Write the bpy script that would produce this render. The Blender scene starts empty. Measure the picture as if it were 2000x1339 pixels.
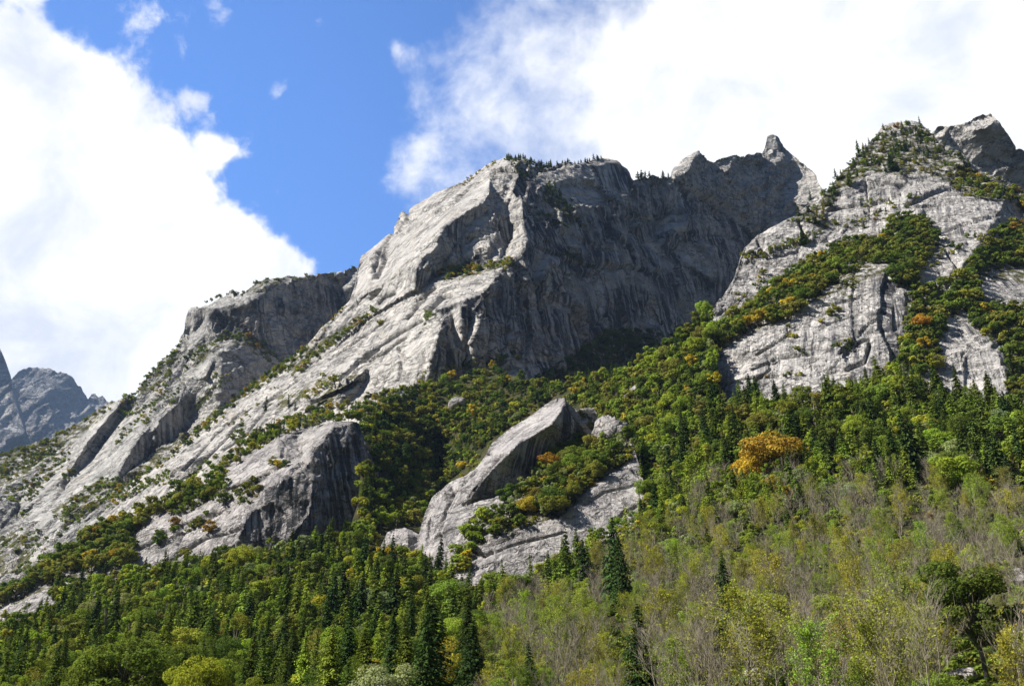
import bpy, math, random
import numpy as np
from mathutils import Vector
R = math.radians
C = bpy.context.scene.collection
scn = bpy.context.scene
random.seed(7)
rng = np.random.default_rng(11)

# ------------------------------------------------------------------ camera
PITCH, FPX, CX, CY, CAMZ = R(24.0), 1732.0, 1000.0, 669.5, 1.7
cd = bpy.data.cameras.new('camera'); cam = bpy.data.objects.new('camera', cd); C.objects.link(cam)
cam.location = (0, 0, CAMZ); cam.rotation_euler = (R(90) + PITCH, 0, 0)
cd.sensor_width = 36.0; cd.lens = 36.0 * FPX / 2000.0
cd.clip_start = 0.5; cd.clip_end = 40000.0
scn.camera = cam

# ------------------------------------------------------------------ light
SUN_AZ, SUN_EL = -78.0, 42.0        # azimuth: 0 = from behind the camera, -90 = from the left
sdir = Vector((math.sin(R(SUN_AZ)) * math.cos(R(SUN_EL)), -math.cos(R(SUN_AZ)) * math.cos(R(SUN_EL)), math.sin(R(SUN_EL))))
sl = bpy.data.lights.new('sun', 'SUN'); sl.energy = 5.0; sl.angle = R(0.5); sl.color = (1.0, 0.95, 0.87)
sun = bpy.data.objects.new('sun', sl); C.objects.link(sun)
sun.rotation_euler = sdir.to_track_quat('Z', 'Y').to_euler(); sun.location = (-300, -100, 900)
vs = scn.view_settings
scn.display_settings.display_device = 'sRGB'
vs.view_transform = 'Standard'; vs.look = 'None'; vs.exposure = 0.95; vs.gamma = 1.0; vs.use_curve_mapping = False
scn.cycles.max_bounces = 4; scn.cycles.diffuse_bounces = 2; scn.cycles.transparent_max_bounces = 4
scn.cycles.use_denoising = True

# ------------------------------------------------------------------ sky with clouds (direction based)
def N(nt, kind, **kw):
    n = nt.nodes.new(kind)
    for k, v in kw.items():
        setattr(n, k, v)
    return n
def link(nt, a, b): nt.links.new(a, b)
def math_node(nt, op, a, b=None, c=None, clamp=False):
    n = N(nt, 'ShaderNodeMath', operation=op); n.use_clamp = clamp
    for i, v in enumerate((a, b, c)):
        if v is None: continue
        if isinstance(v, (int, float)): n.inputs[i].default_value = v
        else: link(nt, v, n.inputs[i])
    return n.outputs[0]
def vmath(nt, op, a, b=None):
    n = N(nt, 'ShaderNodeVectorMath', operation=op)
    for i, v in enumerate((a, b)):
        if v is None: continue
        if isinstance(v, (tuple, list, Vector)): n.inputs[i].default_value = v
        else: link(nt, v, n.inputs[i])
    return n
def mixc(nt, f, a, b, blend='MIX'):
    n = N(nt, 'ShaderNodeMix', data_type='RGBA', blend_type=blend)
    if isinstance(f, (int, float)): n.inputs[0].default_value = f
    else: link(nt, f, n.inputs[0])
    for i, v in ((6, a), (7, b)):
        if isinstance(v, (tuple, list)): n.inputs[i].default_value = (*v[:3], 1)
        else: link(nt, v, n.inputs[i])
    return n.outputs[2]
def noise(nt, vec, scale, detail=4, rough=0.5, dist=0.0, lac=2.0):
    n = N(nt, 'ShaderNodeTexNoise'); n.inputs['Scale'].default_value = scale; n.inputs['Detail'].default_value = detail
    n.inputs['Roughness'].default_value = rough; n.inputs['Distortion'].default_value = dist; n.inputs['Lacunarity'].default_value = lac
    if vec is not None: link(nt, vec, n.inputs['Vector'])
    return n
def ramp(nt, fac, stops, interp='LINEAR'):
    n = N(nt, 'ShaderNodeValToRGB'); n.color_ramp.interpolation = interp
    e = n.color_ramp.elements
    while len(e) > 1: e.remove(e[-1])
    e[0].position = stops[0][0]; c0 = stops[0][1]
    e[0].color = (*c0, 1) if isinstance(c0, (tuple, list)) else (c0, c0, c0, 1)
    for p, c in stops[1:]:
        x = e.new(p); x.color = (*c, 1) if isinstance(c, (tuple, list)) else (c, c, c, 1)
    if fac is not None: link(nt, fac, n.inputs[0])
    return n.outputs[0]

def ray(px, py):
    x = (np.asarray(px, float) - CX) / FPX; y = (CY - np.asarray(py, float)) / FPX
    dy = math.cos(PITCH) - y * math.sin(PITCH); dz = math.sin(PITCH) + y * math.cos(PITCH)
    return x / dy, np.ones_like(dy), dz / dy
def point(px, py, Y):
    a, b, c = ray(px, py)
    return np.stack([a * Y, b * Y, CAMZ + c * Y], -1)

w = bpy.data.worlds.new('World'); scn.world = w; w.use_nodes = True
nt = w.node_tree; nt.nodes.clear()
out = N(nt, 'ShaderNodeOutputWorld'); bg = N(nt, 'ShaderNodeBackground')
sky = N(nt, 'ShaderNodeTexSky', sky_type='NISHITA', sun_disc=False)
sky.sun_elevation = R(SUN_EL); sky.sun_rotation = math.atan2(sdir.x, sdir.y); sky.altitude = 1100.0
sky.air_density = 1.0; sky.dust_density = 0.3; sky.ozone_density = 3.0
SKY_STR = 0.05
tc = N(nt, 'ShaderNodeTexCoord'); dirv = vmath(nt, 'NORMALIZE', tc.outputs['Generated']).outputs[0]
warp = noise(nt, dirv, 5.0, 5, 0.55)
wv = vmath(nt, 'SUBTRACT', warp.outputs['Color'], (0.5, 0.5, 0.5))
wsc = vmath(nt, 'SCALE', wv.outputs[0]); wsc.inputs['Scale'].default_value = 0.16
dwarp = vmath(nt, 'NORMALIZE', vmath(nt, 'ADD', dirv, wsc.outputs[0]).outputs[0]).outputs[0]
# cloud banks: direction (through the photo point), angular radius in px, weight
CLOUDS = [(-80, 230, 210, 1.0), (70, 210, 150, 0.95), (150, 190, 110, 0.6), (60, 430, 260, 1.1), (190, 330, 150, 0.75), (240, 480, 190, 1.0), (200, 600, 210, 1.1), (360, 560, 150, 1.0), (470, 560, 85, 0.7), (550, 535, 50, 0.38), (430, 315, 45, 0.75), (380, 190, 40, 0.42), (415, 390, 45, 0.55),
          (100, 720, 260, 1.1), (-400, 500, 450, 1.0), (515, 168, 42, 0.5), (560, 405, 45, 0.22), (790, 110, 60, 0.45),
          (1180, 150, 260, 0.55), (1370, 150, 300, 0.8), (1650, 130, 350, 1.25), (1900, 60, 300, 1.0), (1300, 320, 200, 0.85), (1020, 280, 200, 0.48), (1530, 260, 240, 1.1), (960, 60, 130, 0.42), (900, 230, 140, 0.40), (830, 350, 100, 0.5), (2300, 150, 260, 0.8)]
acc = None
for px, py, rad, wt in CLOUDS:
    v = Vector([float(t) for t in ray(px, py)]).normalized()
    d = vmath(nt, 'DOT_PRODUCT', dwarp, v).outputs['Value']
    th = (rad / FPX) ** 2 * 0.5 * 0.55           # 1-cos of a softened radius
    e = math_node(nt, 'POWER', 2.71828, math_node(nt, 'DIVIDE', math_node(nt, 'SUBTRACT', d, 1.0), th))
    acc = math_node(nt, 'MULTIPLY_ADD', e, wt, acc if acc is not None else 0.0)
stretch = vmath(nt, 'MULTIPLY', dirv, (1.0, 1.0, 1.0)).outputs[0]
n1 = noise(nt, stretch, 7.0, 12, 0.62, 0.25).outputs['Fac']
n2 = noise(nt, stretch, 26.0, 10, 0.6, 0.4).outputs['Fac']
dens = math_node(nt, 'ADD', acc, math_node(nt, 'ADD', math_node(nt, 'MULTIPLY_ADD', n1, 1.9, -0.95), math_node(nt, 'MULTIPLY_ADD', n2, 0.72, -0.36)))
cl = N(nt, 'ShaderNodeMapRange', interpolation_type='SMOOTHSTEP'); cl.inputs[1].default_value = 0.24; cl.inputs[2].default_value = 0.98
link(nt, dens, cl.inputs[0])
sx = N(nt, 'ShaderNodeSeparateXYZ'); link(nt, dirv, sx.inputs[0])
hi_ = N(nt, 'ShaderNodeMapRange'); hi_.inputs[1].default_value = -0.2; hi_.inputs[2].default_value = 0.0; hi_.inputs[3].default_value = 0.62; hi_.inputs[4].default_value = 1.38; link(nt, sx.outputs[0], hi_.inputs[0])
h2_ = N(nt, 'ShaderNodeMapRange'); h2_.inputs[1].default_value = 0.06; h2_.inputs[2].default_value = 0.22; h2_.inputs[3].default_value = 0.0; h2_.inputs[4].default_value = -0.45; link(nt, sx.outputs[0], h2_.inputs[0])
link(nt, math_node(nt, 'ADD', hi_.outputs[0], h2_.outputs[0]), cl.inputs[2])
n3 = noise(nt, dirv, 9.0, 8, 0.6, 0.3).outputs['Fac']
ccol = ramp(nt, n3, [(0.34, (9.2, 9.7, 10.9)), (0.52, (12.8, 12.8, 12.9))])
# the pale, bright part of the sky beyond the mountains
vfr = Vector([float(t) for t in ray(600, 250)]).normalized()
dfr = vmath(nt, 'DOT_PRODUCT', dirv, vfr).outputs['Value']
frn = math_node(nt, 'POWER', 2.71828, math_node(nt, 'DIVIDE', math_node(nt, 'SUBTRACT', dfr, 1.0), 0.22))
tint = N(nt, 'ShaderNodeCombineXYZ')
for q_, (a_, b2) in enumerate(((0.42, 1.15), (0.56, 1.75), (0.76, 2.45))): link(nt, math_node(nt, 'MULTIPLY_ADD', frn, b2, a_), tint.inputs[q_])
skyc = mixc(nt, 1.0, sky.outputs[0], tint.outputs[0], 'MULTIPLY')
col = mixc(nt, cl.outputs[0], skyc, ccol)
link(nt, col, bg.inputs[0]); bg.inputs[1].default_value = SKY_STR
link(nt, bg.outputs[0], out.inputs[0])

# ------------------------------------------------------------------ numeric noise
G3 = rng.normal(size=(256, 3)); G3 /= np.linalg.norm(G3, axis=1)[:, None]
def h3(i, j, k, s=0):
    h = (i.astype(np.int64) * 374761393 + j.astype(np.int64) * 668265263 + k.astype(np.int64) * 2147483647 + s * 974711) & 0xffffffff
    h = ((h ^ (h >> 13)) * 1274126177) & 0xffffffff
    return (h ^ (h >> 16)) & 0xffffffff
def perlin(P, s=0):
    f = np.floor(P); i = f.astype(np.int64); t = P - f; u = t * t * t * (t * (t * 6 - 15) + 10)
    r = 0
    for a in (0, 1):
        for b in (0, 1):
            for c in (0, 1):
                g = G3[h3(i[:, 0] + a, i[:, 1] + b, i[:, 2] + c, s) & 255]
                d = (g[:, 0] * (t[:, 0] - a) + g[:, 1] * (t[:, 1] - b) + g[:, 2] * (t[:, 2] - c))
                r = r + d * (u[:, 0] if a else 1 - u[:, 0]) * (u[:, 1] if b else 1 - u[:, 1]) * (u[:, 2] if c else 1 - u[:, 2])
    return r * 1.5
def fbm(P, o=4, s=0, rough=0.5, ridged=False):
    r = 0; a = 1.0; t = 0
    for k in range(o):
        n = perlin(P * 2.03 ** k + 17.3 * k, s + k)
        if ridged: n = 1 - 2 * np.abs(n)
        r = r + n * a; t += a; a *= rough
    return r / t
def facets(U, s=0):
    """piecewise tilted cells on a 2-d coordinate: returns offset in about -1..1"""
    f = np.floor(U); i = f.astype(np.int64); best = np.full(len(U), 9e9); val = np.zeros(len(U)); z = np.zeros(len(U), np.int64)
    for a in (-1, 0, 1):
        for b in (-1, 0, 1):
            h = h3(i[:, 0] + a, i[:, 1] + b, z, s)
            dx = f[:, 0] + a + ((h & 1023) / 1023.0) - U[:, 0]; dy = f[:, 1] + b + (((h >> 10) & 1023) / 1023.0) - U[:, 1]
            d = dx * dx + dy * dy
            h2 = h3(i[:, 0] + a, i[:, 1] + b, z, s + 91)
            v = ((h2 & 255) / 255.0 - 0.5) * 0.9 + ((((h2 >> 8) & 255) / 255.0 - 0.5) * dx + (((h2 >> 16) & 255) / 255.0 - 0.5) * dy) * 1.9
            m = d < best; best[m] = d[m]; val[m] = v[m]
    return val

def in_poly(px, py, poly):
    r = np.zeros(px.shape, bool); n = len(poly)
    for k in range(n):
        x0, y0 = poly[k]; x1, y1 = poly[(k + 1) % n]
        if y0 == y1: continue
        c = ((py >= min(y0, y1)) & (py < max(y0, y1)))
        xi = x0 + (py - y0) * (x1 - x0) / (y1 - y0)
        r ^= c & (px < xi)
    return r
def seg_dist(px, py, line):
    d = np.full(px.shape, 1e9)
    for (x0, y0), (x1, y1) in zip(line[:-1], line[1:]):
        L2 = (x1 - x0) ** 2 + (y1 - y0) ** 2 + 1e-9
        t = np.clip(((px - x0) * (x1 - x0) + (py - y0) * (y1 - y0)) / L2, 0, 1)
        d = np.minimum(d, np.hypot(px - x0 - t * (x1 - x0), py - y0 - t * (y1 - y0)))
    return d
def interp_poly(x, line):
    a = np.array(line, float); return np.interp(x, a[:, 0], a[:, 1])
def nrm(a, s):
    a = R(a); s = R(s); return (math.sin(a) * math.sin(s), -math.cos(a) * math.sin(s), math.cos(s))
def rbf(anch, gx, gy):
    a = np.array(anch, float); p = a[:, :2] / 300.0; v = np.log(a[:, 2]); n = len(a)
    d = np.linalg.norm(p[:, None] - p[None], axis=2)
    A = np.zeros((n + 3, n + 3)); A[:n, :n] = d + 0.0; A[np.arange(n), np.arange(n)] = -0.02
    Pm = np.c_[np.ones(n), p]; A[:n, n:] = Pm; A[n:, :n] = Pm.T
    wv_ = np.linalg.solve(A, np.r_[v, 0, 0, 0])
    x = gx / 300.0; y = gy / 300.0; r = wv_[n] + wv_[n + 1] * x + wv_[n + 2] * y
    for k in range(n): r = r + wv_[k] * np.hypot(x - p[k, 0], y - p[k, 1])
    return r
def solve_relief(x0, x1, y0, y1, anch, default, faces, cell=4.0, lam=1 / 2500.0):
    """log distance of a rock face whose facets have the given facing / steepness and which passes near the anchors"""
    nx = int((x1 - x0) / cell) + 2; ny = int((y1 - y0) / cell) + 2
    gx, gy = np.meshgrid(x0 + cell * np.arange(nx), y0 + cell * np.arange(ny))
    B = rbf(anch, gx, gy)
    n = np.zeros((ny, nx, 3)); has = np.zeros((ny, nx), bool); az = np.zeros((ny, nx)); rg = np.ones((ny, nx)); wall = np.zeros((ny, nx)); idm = np.zeros((ny, nx), int)
    if default:
        n[:] = nrm(default[0], default[1]); has[:] = True; az[:] = default[0]; rg[:] = default[2]
        wall[:] = 1.0 if default[1] > 83 else 0
    for q_, (poly, a, s, r) in enumerate(faces):
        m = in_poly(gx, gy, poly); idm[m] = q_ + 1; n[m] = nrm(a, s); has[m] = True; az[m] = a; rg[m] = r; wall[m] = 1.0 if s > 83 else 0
    def Lp(px, py):
        q = np.stack(ray(px, py), -1); ql = np.linalg.norm(q, axis=2)
        return -np.log(np.maximum(-(n * q).sum(2), 0.10 * ql))
    h = cell * 0.5
    gxx = Lp(gx + h, gy) - Lp(gx - h, gy); gyy = Lp(gx, gy + h) - Lp(gx, gy - h)
    bx = np.gradient(B, axis=1); by = np.gradient(B, axis=0)
    lim = 0.06
    gxx = np.clip(np.where(has, gxx, bx), -lim, lim); gyy = np.clip(np.where(has, gyy, by), -lim, lim)
    ex = 0.5 * (gxx[:, 1:] + gxx[:, :-1]); ey = 0.5 * (gyy[1:] + gyy[:-1])
    wx = np.where(idm[:, 1:] != idm[:, :-1], 0.12, 1.0); wy = np.where(idm[1:] != idm[:-1], 0.12, 1.0)
    ex *= wx; ey *= wy
    def A(L):
        r = lam * L
        d = wx * (L[:, 1:] - L[:, :-1]); r[:, 1:] += d; r[:, :-1] -= d
        d = wy * (L[1:] - L[:-1]); r[1:] += d; r[:-1] -= d
        return r
    b = lam * B
    b[:, 1:] += ex; b[:, :-1] -= ex; b[1:] += ey; b[:-1] -= ey
    L = B.copy(); r = b - A(L); p = r.copy(); rs = (r * r).sum()
    for it in range(900):
        Ap = A(p); al = rs / (p * Ap).sum(); L += al * p; r -= al * Ap; rn = (r * r).sum()
        if rn < 1e-9: break
        p = r + (rn / rs) * p; rs = rn
    return L, az, rg, wall, (x0, y0, cell, nx, ny)
def sample(g, info, px, py):
    x0, y0, c, nx, ny = info
    fx = np.clip((px - x0) / c, 0, nx - 1.001); fy = np.clip((py - y0) / c, 0, ny - 1.001)
    i = fx.astype(int); j = fy.astype(int); u = fx - i; v = fy - j
    return (g[j, i] * (1 - u) * (1 - v) + g[j, i + 1] * u * (1 - v) + g[j + 1, i] * (1 - u) * v + g[j + 1, i + 1] * u * v)

def props(o, label=None, cat=None, group=None, kind=None):
    if label: o['label'] = label
    if cat: o['category'] = cat
    if group: o['group'] = group
    if kind: o['kind'] = kind
    return o
def mesh_obj(name, V, F, mats, parent=None, smooth=False, fm=None, attrs=None, lnk=True, loc=None):
    me = bpy.data.meshes.new(name)
    V = np.asarray(V, np.float32)
    if loc is not None: V = V - np.asarray(loc, np.float32)
    F = np.asarray(F, np.int32)
    me.vertices.add(len(V)); me.vertices.foreach_set('co', V.ravel())
    k = F.shape[1]
    me.loops.add(F.size); me.loops.foreach_set('vertex_index', F.ravel())
    me.polygons.add(len(F)); me.polygons.foreach_set('loop_start', np.arange(0, F.size, k, dtype=np.int32))
    try: me.polygons.foreach_set('loop_total', np.full(len(F), k, np.int32))
    except Exception: pass
    if smooth: me.polygons.foreach_set('use_smooth', np.ones(len(F), bool))
    for m in (mats if isinstance(mats, (list, tuple)) else [mats]): me.materials.append(m)
    if fm is not None: me.polygons.foreach_set('material_index', np.asarray(fm, np.int32))
    for nme, (dom, typ, arr) in (attrs or {}).items():
        at = me.attributes.new(nme, typ, dom)
        at.data.foreach_set('color' if 'COLOR' in typ else 'value', np.asarray(arr, np.float32).ravel())
    me.update(calc_edges=True); me.validate()
    if not lnk: return me
    o = bpy.data.objects.new(name, me)
    if loc is not None: o.location = [float(t) for t in loc]
    if parent is not None: o.parent = parent
    C.objects.link(o); return o

# depth lookup for planting: list of (info, logY grid, top, bottom, xr)
SURF = []
def relief(name, top, bottom, anch, default, faces, mat, step=2.2, cracks=(), joint=42.0, amp=1.0, jag=2.0, back=0.22, seed=0, soil=(), lam=1 / 14000.0, backdrop=0.45, shade_smooth=False):
    xs0, xs1 = top[0][0], top[-1][0]
    y0 = min(p[1] for p in top) - 12; y1 = max(p[1] for p in bottom) + 12
    L, az, rg, wall, info = solve_relief(xs0 - 10, xs1 + 10, y0, y1, anch, default, faces, lam=lam)
    nx = int((xs1 - xs0) / step) + 1
    xs = np.linspace(xs0, xs1, nx)
    tp = interp_poly(xs, top); bt = np.maximum(interp_poly(xs, bottom), tp + 8)
    jx = np.c_[xs * 0.05, xs * 0, xs * 0 + seed]
    tp = tp + jag * fbm(jx, 4, seed, 0.65) * 1.6
    ny = int(np.percentile(bt - tp, 75) / step) + 2
    v = np.linspace(0, 1, ny) ** 1.0
    px = np.repeat(xs[None], ny, 0); py = tp[None] + (bt - tp)[None] * v[:, None]
    l = sample(L, info, px, py); Y = np.exp(l)
    P = point(px, py, Y); fp = P.reshape(-1, 3)
    e = lambda g: sample(g, info, px, py).ravel()
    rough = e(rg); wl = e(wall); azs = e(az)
    du = np.gradient(P, axis=1); dv = np.gradient(P, axis=0); nn = np.cross(dv, du); ln = np.linalg.norm(nn, axis=2, keepdims=True); nn = nn / np.maximum(ln, 1e-9)
    flip = (nn * (P - np.array([0, 0, CAMZ]))).sum(2) > 0; nn[flip] *= -1
    nn = nn.reshape(-1, 3)
    s = np.median(Y) / 1000.0                     # detail scale with distance
    X2 = fp[:, [0, 2]] / s
    warp = np.c_[fbm(fp / (55 * s), 3, seed + 3), fbm(fp / (55 * s) + 31.7, 3, seed + 5)]
    Uw = X2 + warp * 10.0
    ja = R(joint); ca, sa = math.cos(ja), math.sin(ja)
    Uj = np.c_[Uw[:, 0] * ca + Uw[:, 1] * sa, -Uw[:, 0] * sa + Uw[:, 1] * ca]
    Uv = np.c_[Uw[:, 1], Uw[:, 0]]                # long axis vertical
    dj = 4.2 * facets(Uj / np.array([120.0, 42.0]), seed + 1) + 2.0 * facets(Uj / np.array([46.0, 15.0]), seed + 2) + 0.9 * facets(Uj / np.array([17.0, 6.0]), seed + 4)
    dw = 4.0 * facets(Uv / np.array([110.0, 40.0]), seed + 6) + 2.0 * facets(Uv / np.array([40.0, 14.0]), seed + 7) + 0.9 * facets(Uv / np.array([15.0, 6.0]), seed + 8)
    disp = dj * (1 - wl) + dw * wl
    disp = 1.25 * disp + 1.4 * fbm(fp / (70 * s), 3, seed + 9) + 0.45 * fbm(fp / (6 * s), 3, seed + 10)
    disp = disp * rough * amp * s
    for line, depth, width in cracks:
        m = np.ones(len(fp), bool); pxf = px.ravel(); pyf = py.ravel()
        a = np.array(line); m = (pxf > a[:, 0].min() - 20) & (pxf < a[:, 0].max() + 20) & (pyf > a[:, 1].min() - 20) & (pyf < a[:, 1].max() + 20)
        wob = 3.0 * fbm(np.c_[pxf[m] * 0.06, pyf[m] * 0.06, pxf[m] * 0], 3, seed + 12)
        d = seg_dist(pxf[m] + wob, pyf[m] - wob, line)
        disp[m] -= depth * np.exp(-(d / width) ** 2)
    fp = fp + nn * disp[:, None]
    sl_ = np.zeros(len(fp))
    for poly in soil:
        pxf = px.ravel() + 9 * fbm(np.c_[px.ravel() * 0.04, py.ravel() * 0.04, px.ravel() * 0], 3, 5); pyf = py.ravel()
        sl_[in_poly(pxf, pyf, poly)] = 1.0
    # the far side of the ridge, falling away behind the skyline
    T = fp.reshape(ny, nx, 3)[0]; Yt = Y[0]
    rows = []
    for k in range(1, 7):
        t = (k / 6.0) ** 1.5; dirb = np.stack([T[:, 0] / Yt * 0.4, np.ones(nx), np.zeros(nx)], 1)
        rows.append(T + dirb * (Yt * back * t)[:, None] + np.stack([np.zeros(nx), np.zeros(nx), -(Yt * back * t) * (backdrop * (0.3 + t))], 1))
    allP = np.concatenate([r for r in rows[::-1]] + [fp], 0) if True else fp
    NY = ny + 6
    pad = 6 * nx
    ext = lambda a_, val: np.concatenate([np.full(pad, val), a_])
    hx = np.cos(np.radians(azs)); hy = np.sin(np.radians(azs))
    streak = fp[:, 0] * hx + fp[:, 1] * hy
    ii, jj = np.meshgrid(np.arange(nx - 1), np.arange(NY - 1)); base = (jj * nx + ii).ravel()
    F = np.stack([base, base + nx, base + nx + 1, base + 1], 1)
    lo = fp[np.argmin(fp[:, 2])]; loc = (float(np.mean(fp[:, 0])), float(np.mean(fp[:, 1])), float(max(lo[2], 0)))
    o = mesh_obj(name, allP, F, mat, smooth=shade_smooth, loc=loc,
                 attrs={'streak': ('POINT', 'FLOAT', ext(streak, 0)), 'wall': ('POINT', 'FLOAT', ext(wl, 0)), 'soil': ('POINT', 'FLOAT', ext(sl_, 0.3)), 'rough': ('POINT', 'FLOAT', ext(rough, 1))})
    SURF.append((xs, tp, bt, np.linalg.norm(fp.reshape(ny, nx, 3)[:, :, 1:2], axis=2), name, ny))
    return o
def surf(px, py, only=None):
    """nearest rock or ground seen through a photo point: forward distance (or None)"""
    best = None; bn = None
    for xs, tp, bt, Y, name, ny in SURF:
        if px < xs[0] or px > xs[-1] or (only and name != only): continue
        i = int(round((px - xs[0]) / (xs[1] - xs[0])))
        if py < tp[i] or py > bt[i]: continue
        j = int((py - tp[i]) / (bt[i] - tp[i]) * (ny - 1))
        y = Y[j, i]
        if best is None or y < best: best = y; bn = name
    return best, bn

# ------------------------------------------------------------------ materials
def new_mat(name):
    m = bpy.data.materials.new(name); m.use_nodes = True; m.node_tree.nodes.clear(); return m
def attr(nt, name, typ='GEOMETRY'):
    n = N(nt, 'ShaderNodeAttribute', attribute_name=name, attribute_type=typ); return n
def rock_mat(name, scale, light=(0.47, 0.45, 0.42), dark=(0.20, 0.20, 0.205), streaky=0.6, bump=1.0, joint=38):
    m = new_mat(name); nt = m.node_tree
    out = N(nt, 'ShaderNodeOutputMaterial'); b = N(nt, 'ShaderNodeBsdfPrincipled')
    b.inputs['Roughness'].default_value = 0.9; b.inputs['Specular IOR Level'].default_value = 0.15
    pos = N(nt, 'ShaderNodeNewGeometry').outputs['Position']
    sc = vmath(nt, 'SCALE', pos); sc.inputs['Scale'].default_value = 1.0 / scale; p = sc.outputs[0]
    sep = N(nt, 'ShaderNodeSeparateXYZ'); link(nt, p, sep.inputs[0])
    st = math_node(nt, 'DIVIDE', attr(nt, 'streak').outputs['Fac'], scale)
    wob = noise(nt, p, 0.035, 3, 0.5).outputs['Fac']
    st = math_node(nt, 'MULTIPLY_ADD', wob, 5.0, st)
    cmb = N(nt, 'ShaderNodeCombineXYZ'); link(nt, st, cmb.inputs[0]); link(nt, math_node(nt, 'MULTIPLY', sep.outputs[2], 0.05), cmb.inputs[2])
    s1 = noise(nt, cmb.outputs[0], 0.14, 6, 0.65).outputs['Fac']
    s2 = noise(nt, cmb.outputs[0], 0.5, 4, 0.6).outputs['Fac']
    big = noise(nt, p, 0.012, 5, 0.6, 0.6).outputs['Fac']
    mid = noise(nt, p, 0.06, 7, 0.65, 0.4).outputs['Fac']
    fine = noise(nt, p, 0.5, 6, 0.7).outputs['Fac']
    c = mixc(nt, ramp(nt, mid, [(0.34, 0.0), (0.66, 1.0)]), dark, light)
    c = mixc(nt, math_node(nt, 'MULTIPLY', ramp(nt, big, [(0.40, 0.0), (0.62, 1.0)]), 0.45), c, (0.50, 0.475, 0.44))
    # dark water streaks down the fall line, thickened on walls to paint in shade
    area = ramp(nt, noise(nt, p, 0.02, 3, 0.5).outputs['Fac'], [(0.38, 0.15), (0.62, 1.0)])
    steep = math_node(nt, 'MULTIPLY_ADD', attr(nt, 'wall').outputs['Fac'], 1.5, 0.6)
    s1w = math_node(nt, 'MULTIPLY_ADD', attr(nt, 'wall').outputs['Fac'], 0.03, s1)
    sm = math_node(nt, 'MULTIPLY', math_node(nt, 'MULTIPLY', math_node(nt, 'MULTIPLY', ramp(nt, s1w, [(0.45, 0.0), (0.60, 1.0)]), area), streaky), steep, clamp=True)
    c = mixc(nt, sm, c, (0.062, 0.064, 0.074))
    c = mixc(nt, math_node(nt, 'MULTIPLY', ramp(nt, s2, [(0.52, 0.0), (0.66, 1.0)]), 0.35 * streaky), c, (0.10, 0.095, 0.10))
    c = mixc(nt, math_node(nt, 'MULTIPLY', ramp(nt, s2, [(0.32, 1.0), (0.44, 0.0)]), 0.42 * streaky), c, (0.62, 0.60, 0.57))
    # rusty and lichen patches
    rust = noise(nt, p, 0.02, 6, 0.6, 0.8); 
    c = mixc(nt, math_node(nt, 'MULTIPLY', ramp(nt, rust.outputs['Fac'], [(0.60, 0.0), (0.75, 1.0)]), 0.35), c, (0.30, 0.23, 0.15))
    # cracks
    vo = N(nt, 'ShaderNodeTexVoronoi', feature='DISTANCE_TO_EDGE'); vo.inputs['Scale'].default_value = 0.045
    wv_ = vmath(nt, 'ADD', p, vmath(nt, 'MULTIPLY', noise(nt, p, 0.05, 4, 0.6).outputs['Color'], (30, 30, 30)).outputs[0]).outputs[0]
    rot = N(nt, 'ShaderNodeMapping'); rot.inputs['Rotation'].default_value = (0, R(joint), 0); rot.inputs['Scale'].default_value = (0.45, 0.7, 1.6); link(nt, wv_, rot.inputs[0])
    link(nt, rot.outputs[0], vo.inputs['Vector'])
    ck = ramp(nt, vo.outputs['Distance'], [(0.0, 1.0), (0.05, 0.0)])
    ckm = math_node(nt, 'MULTIPLY', ck, ramp(nt, noise(nt, p, 0.03, 3).outputs['Fac'], [(0.46, 0.0), (0.56, 1.0)]))
    c = mixc(nt, math_node(nt, 'MULTIPLY', ckm, 0.85), c, (0.06, 0.055, 0.05))
    # long joints running across the slabs
    mj = N(nt, 'ShaderNodeMapping'); mj.inputs['Rotation'].default_value = (0, R(joint), 0); mj.inputs['Scale'].default_value = (0.010, 0.05, 0.085); link(nt, p, mj.inputs[0])
    mj2 = vmath(nt, 'MULTIPLY', wv_, (1, 1, 1)).outputs[0]; link(nt, mj2, mj.inputs[0])
    jn = noise(nt, mj.outputs[0], 1.0, 5, 0.6, 0.2).outputs['Fac']
    jl = ramp(nt, math_node(nt, 'ABSOLUTE', math_node(nt, 'SUBTRACT', jn, 0.5)), [(0.0, 1.0), (0.024, 0.0)])
    jm = math_node(nt, 'MULTIPLY', jl, ramp(nt, noise(nt, p, 0.018, 3).outputs['Fac'], [(0.38, 0.0), (0.50, 1.0)]))
    c = mixc(nt, math_node(nt, 'MULTIPLY', jm, 0.8), c, (0.07, 0.065, 0.06))
    ckm = math_node(nt, 'MAXIMUM', ckm, jm)
    c = mixc(nt, math_node(nt, 'MULTIPLY', ramp(nt, fine, [(0.35, 1.0), (0.5, 0.0)]), 0.16), c, (0.13, 0.125, 0.12))
    soil = math_node(nt, 'MULTIPLY', attr(nt, 'soil').outputs['Fac'], ramp(nt, noise(nt, p, 0.09, 6, 0.65).outputs['Fac'], [(0.45, 0.0), (0.53, 1.0)]))
    so = mixc(nt, ramp(nt, mid, [(0.4, 0.0), (0.6, 1.0)]), (0.055, 0.06, 0.022), (0.12, 0.11, 0.045))
    c = mixc(nt, soil, c, so)
    link(nt, c, b.inputs['Base Color'])
    h = math_node(nt, 'ADD', math_node(nt, 'MULTIPLY', mid, 1.5), math_node(nt, 'MULTIPLY', fine, 1.0))
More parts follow.
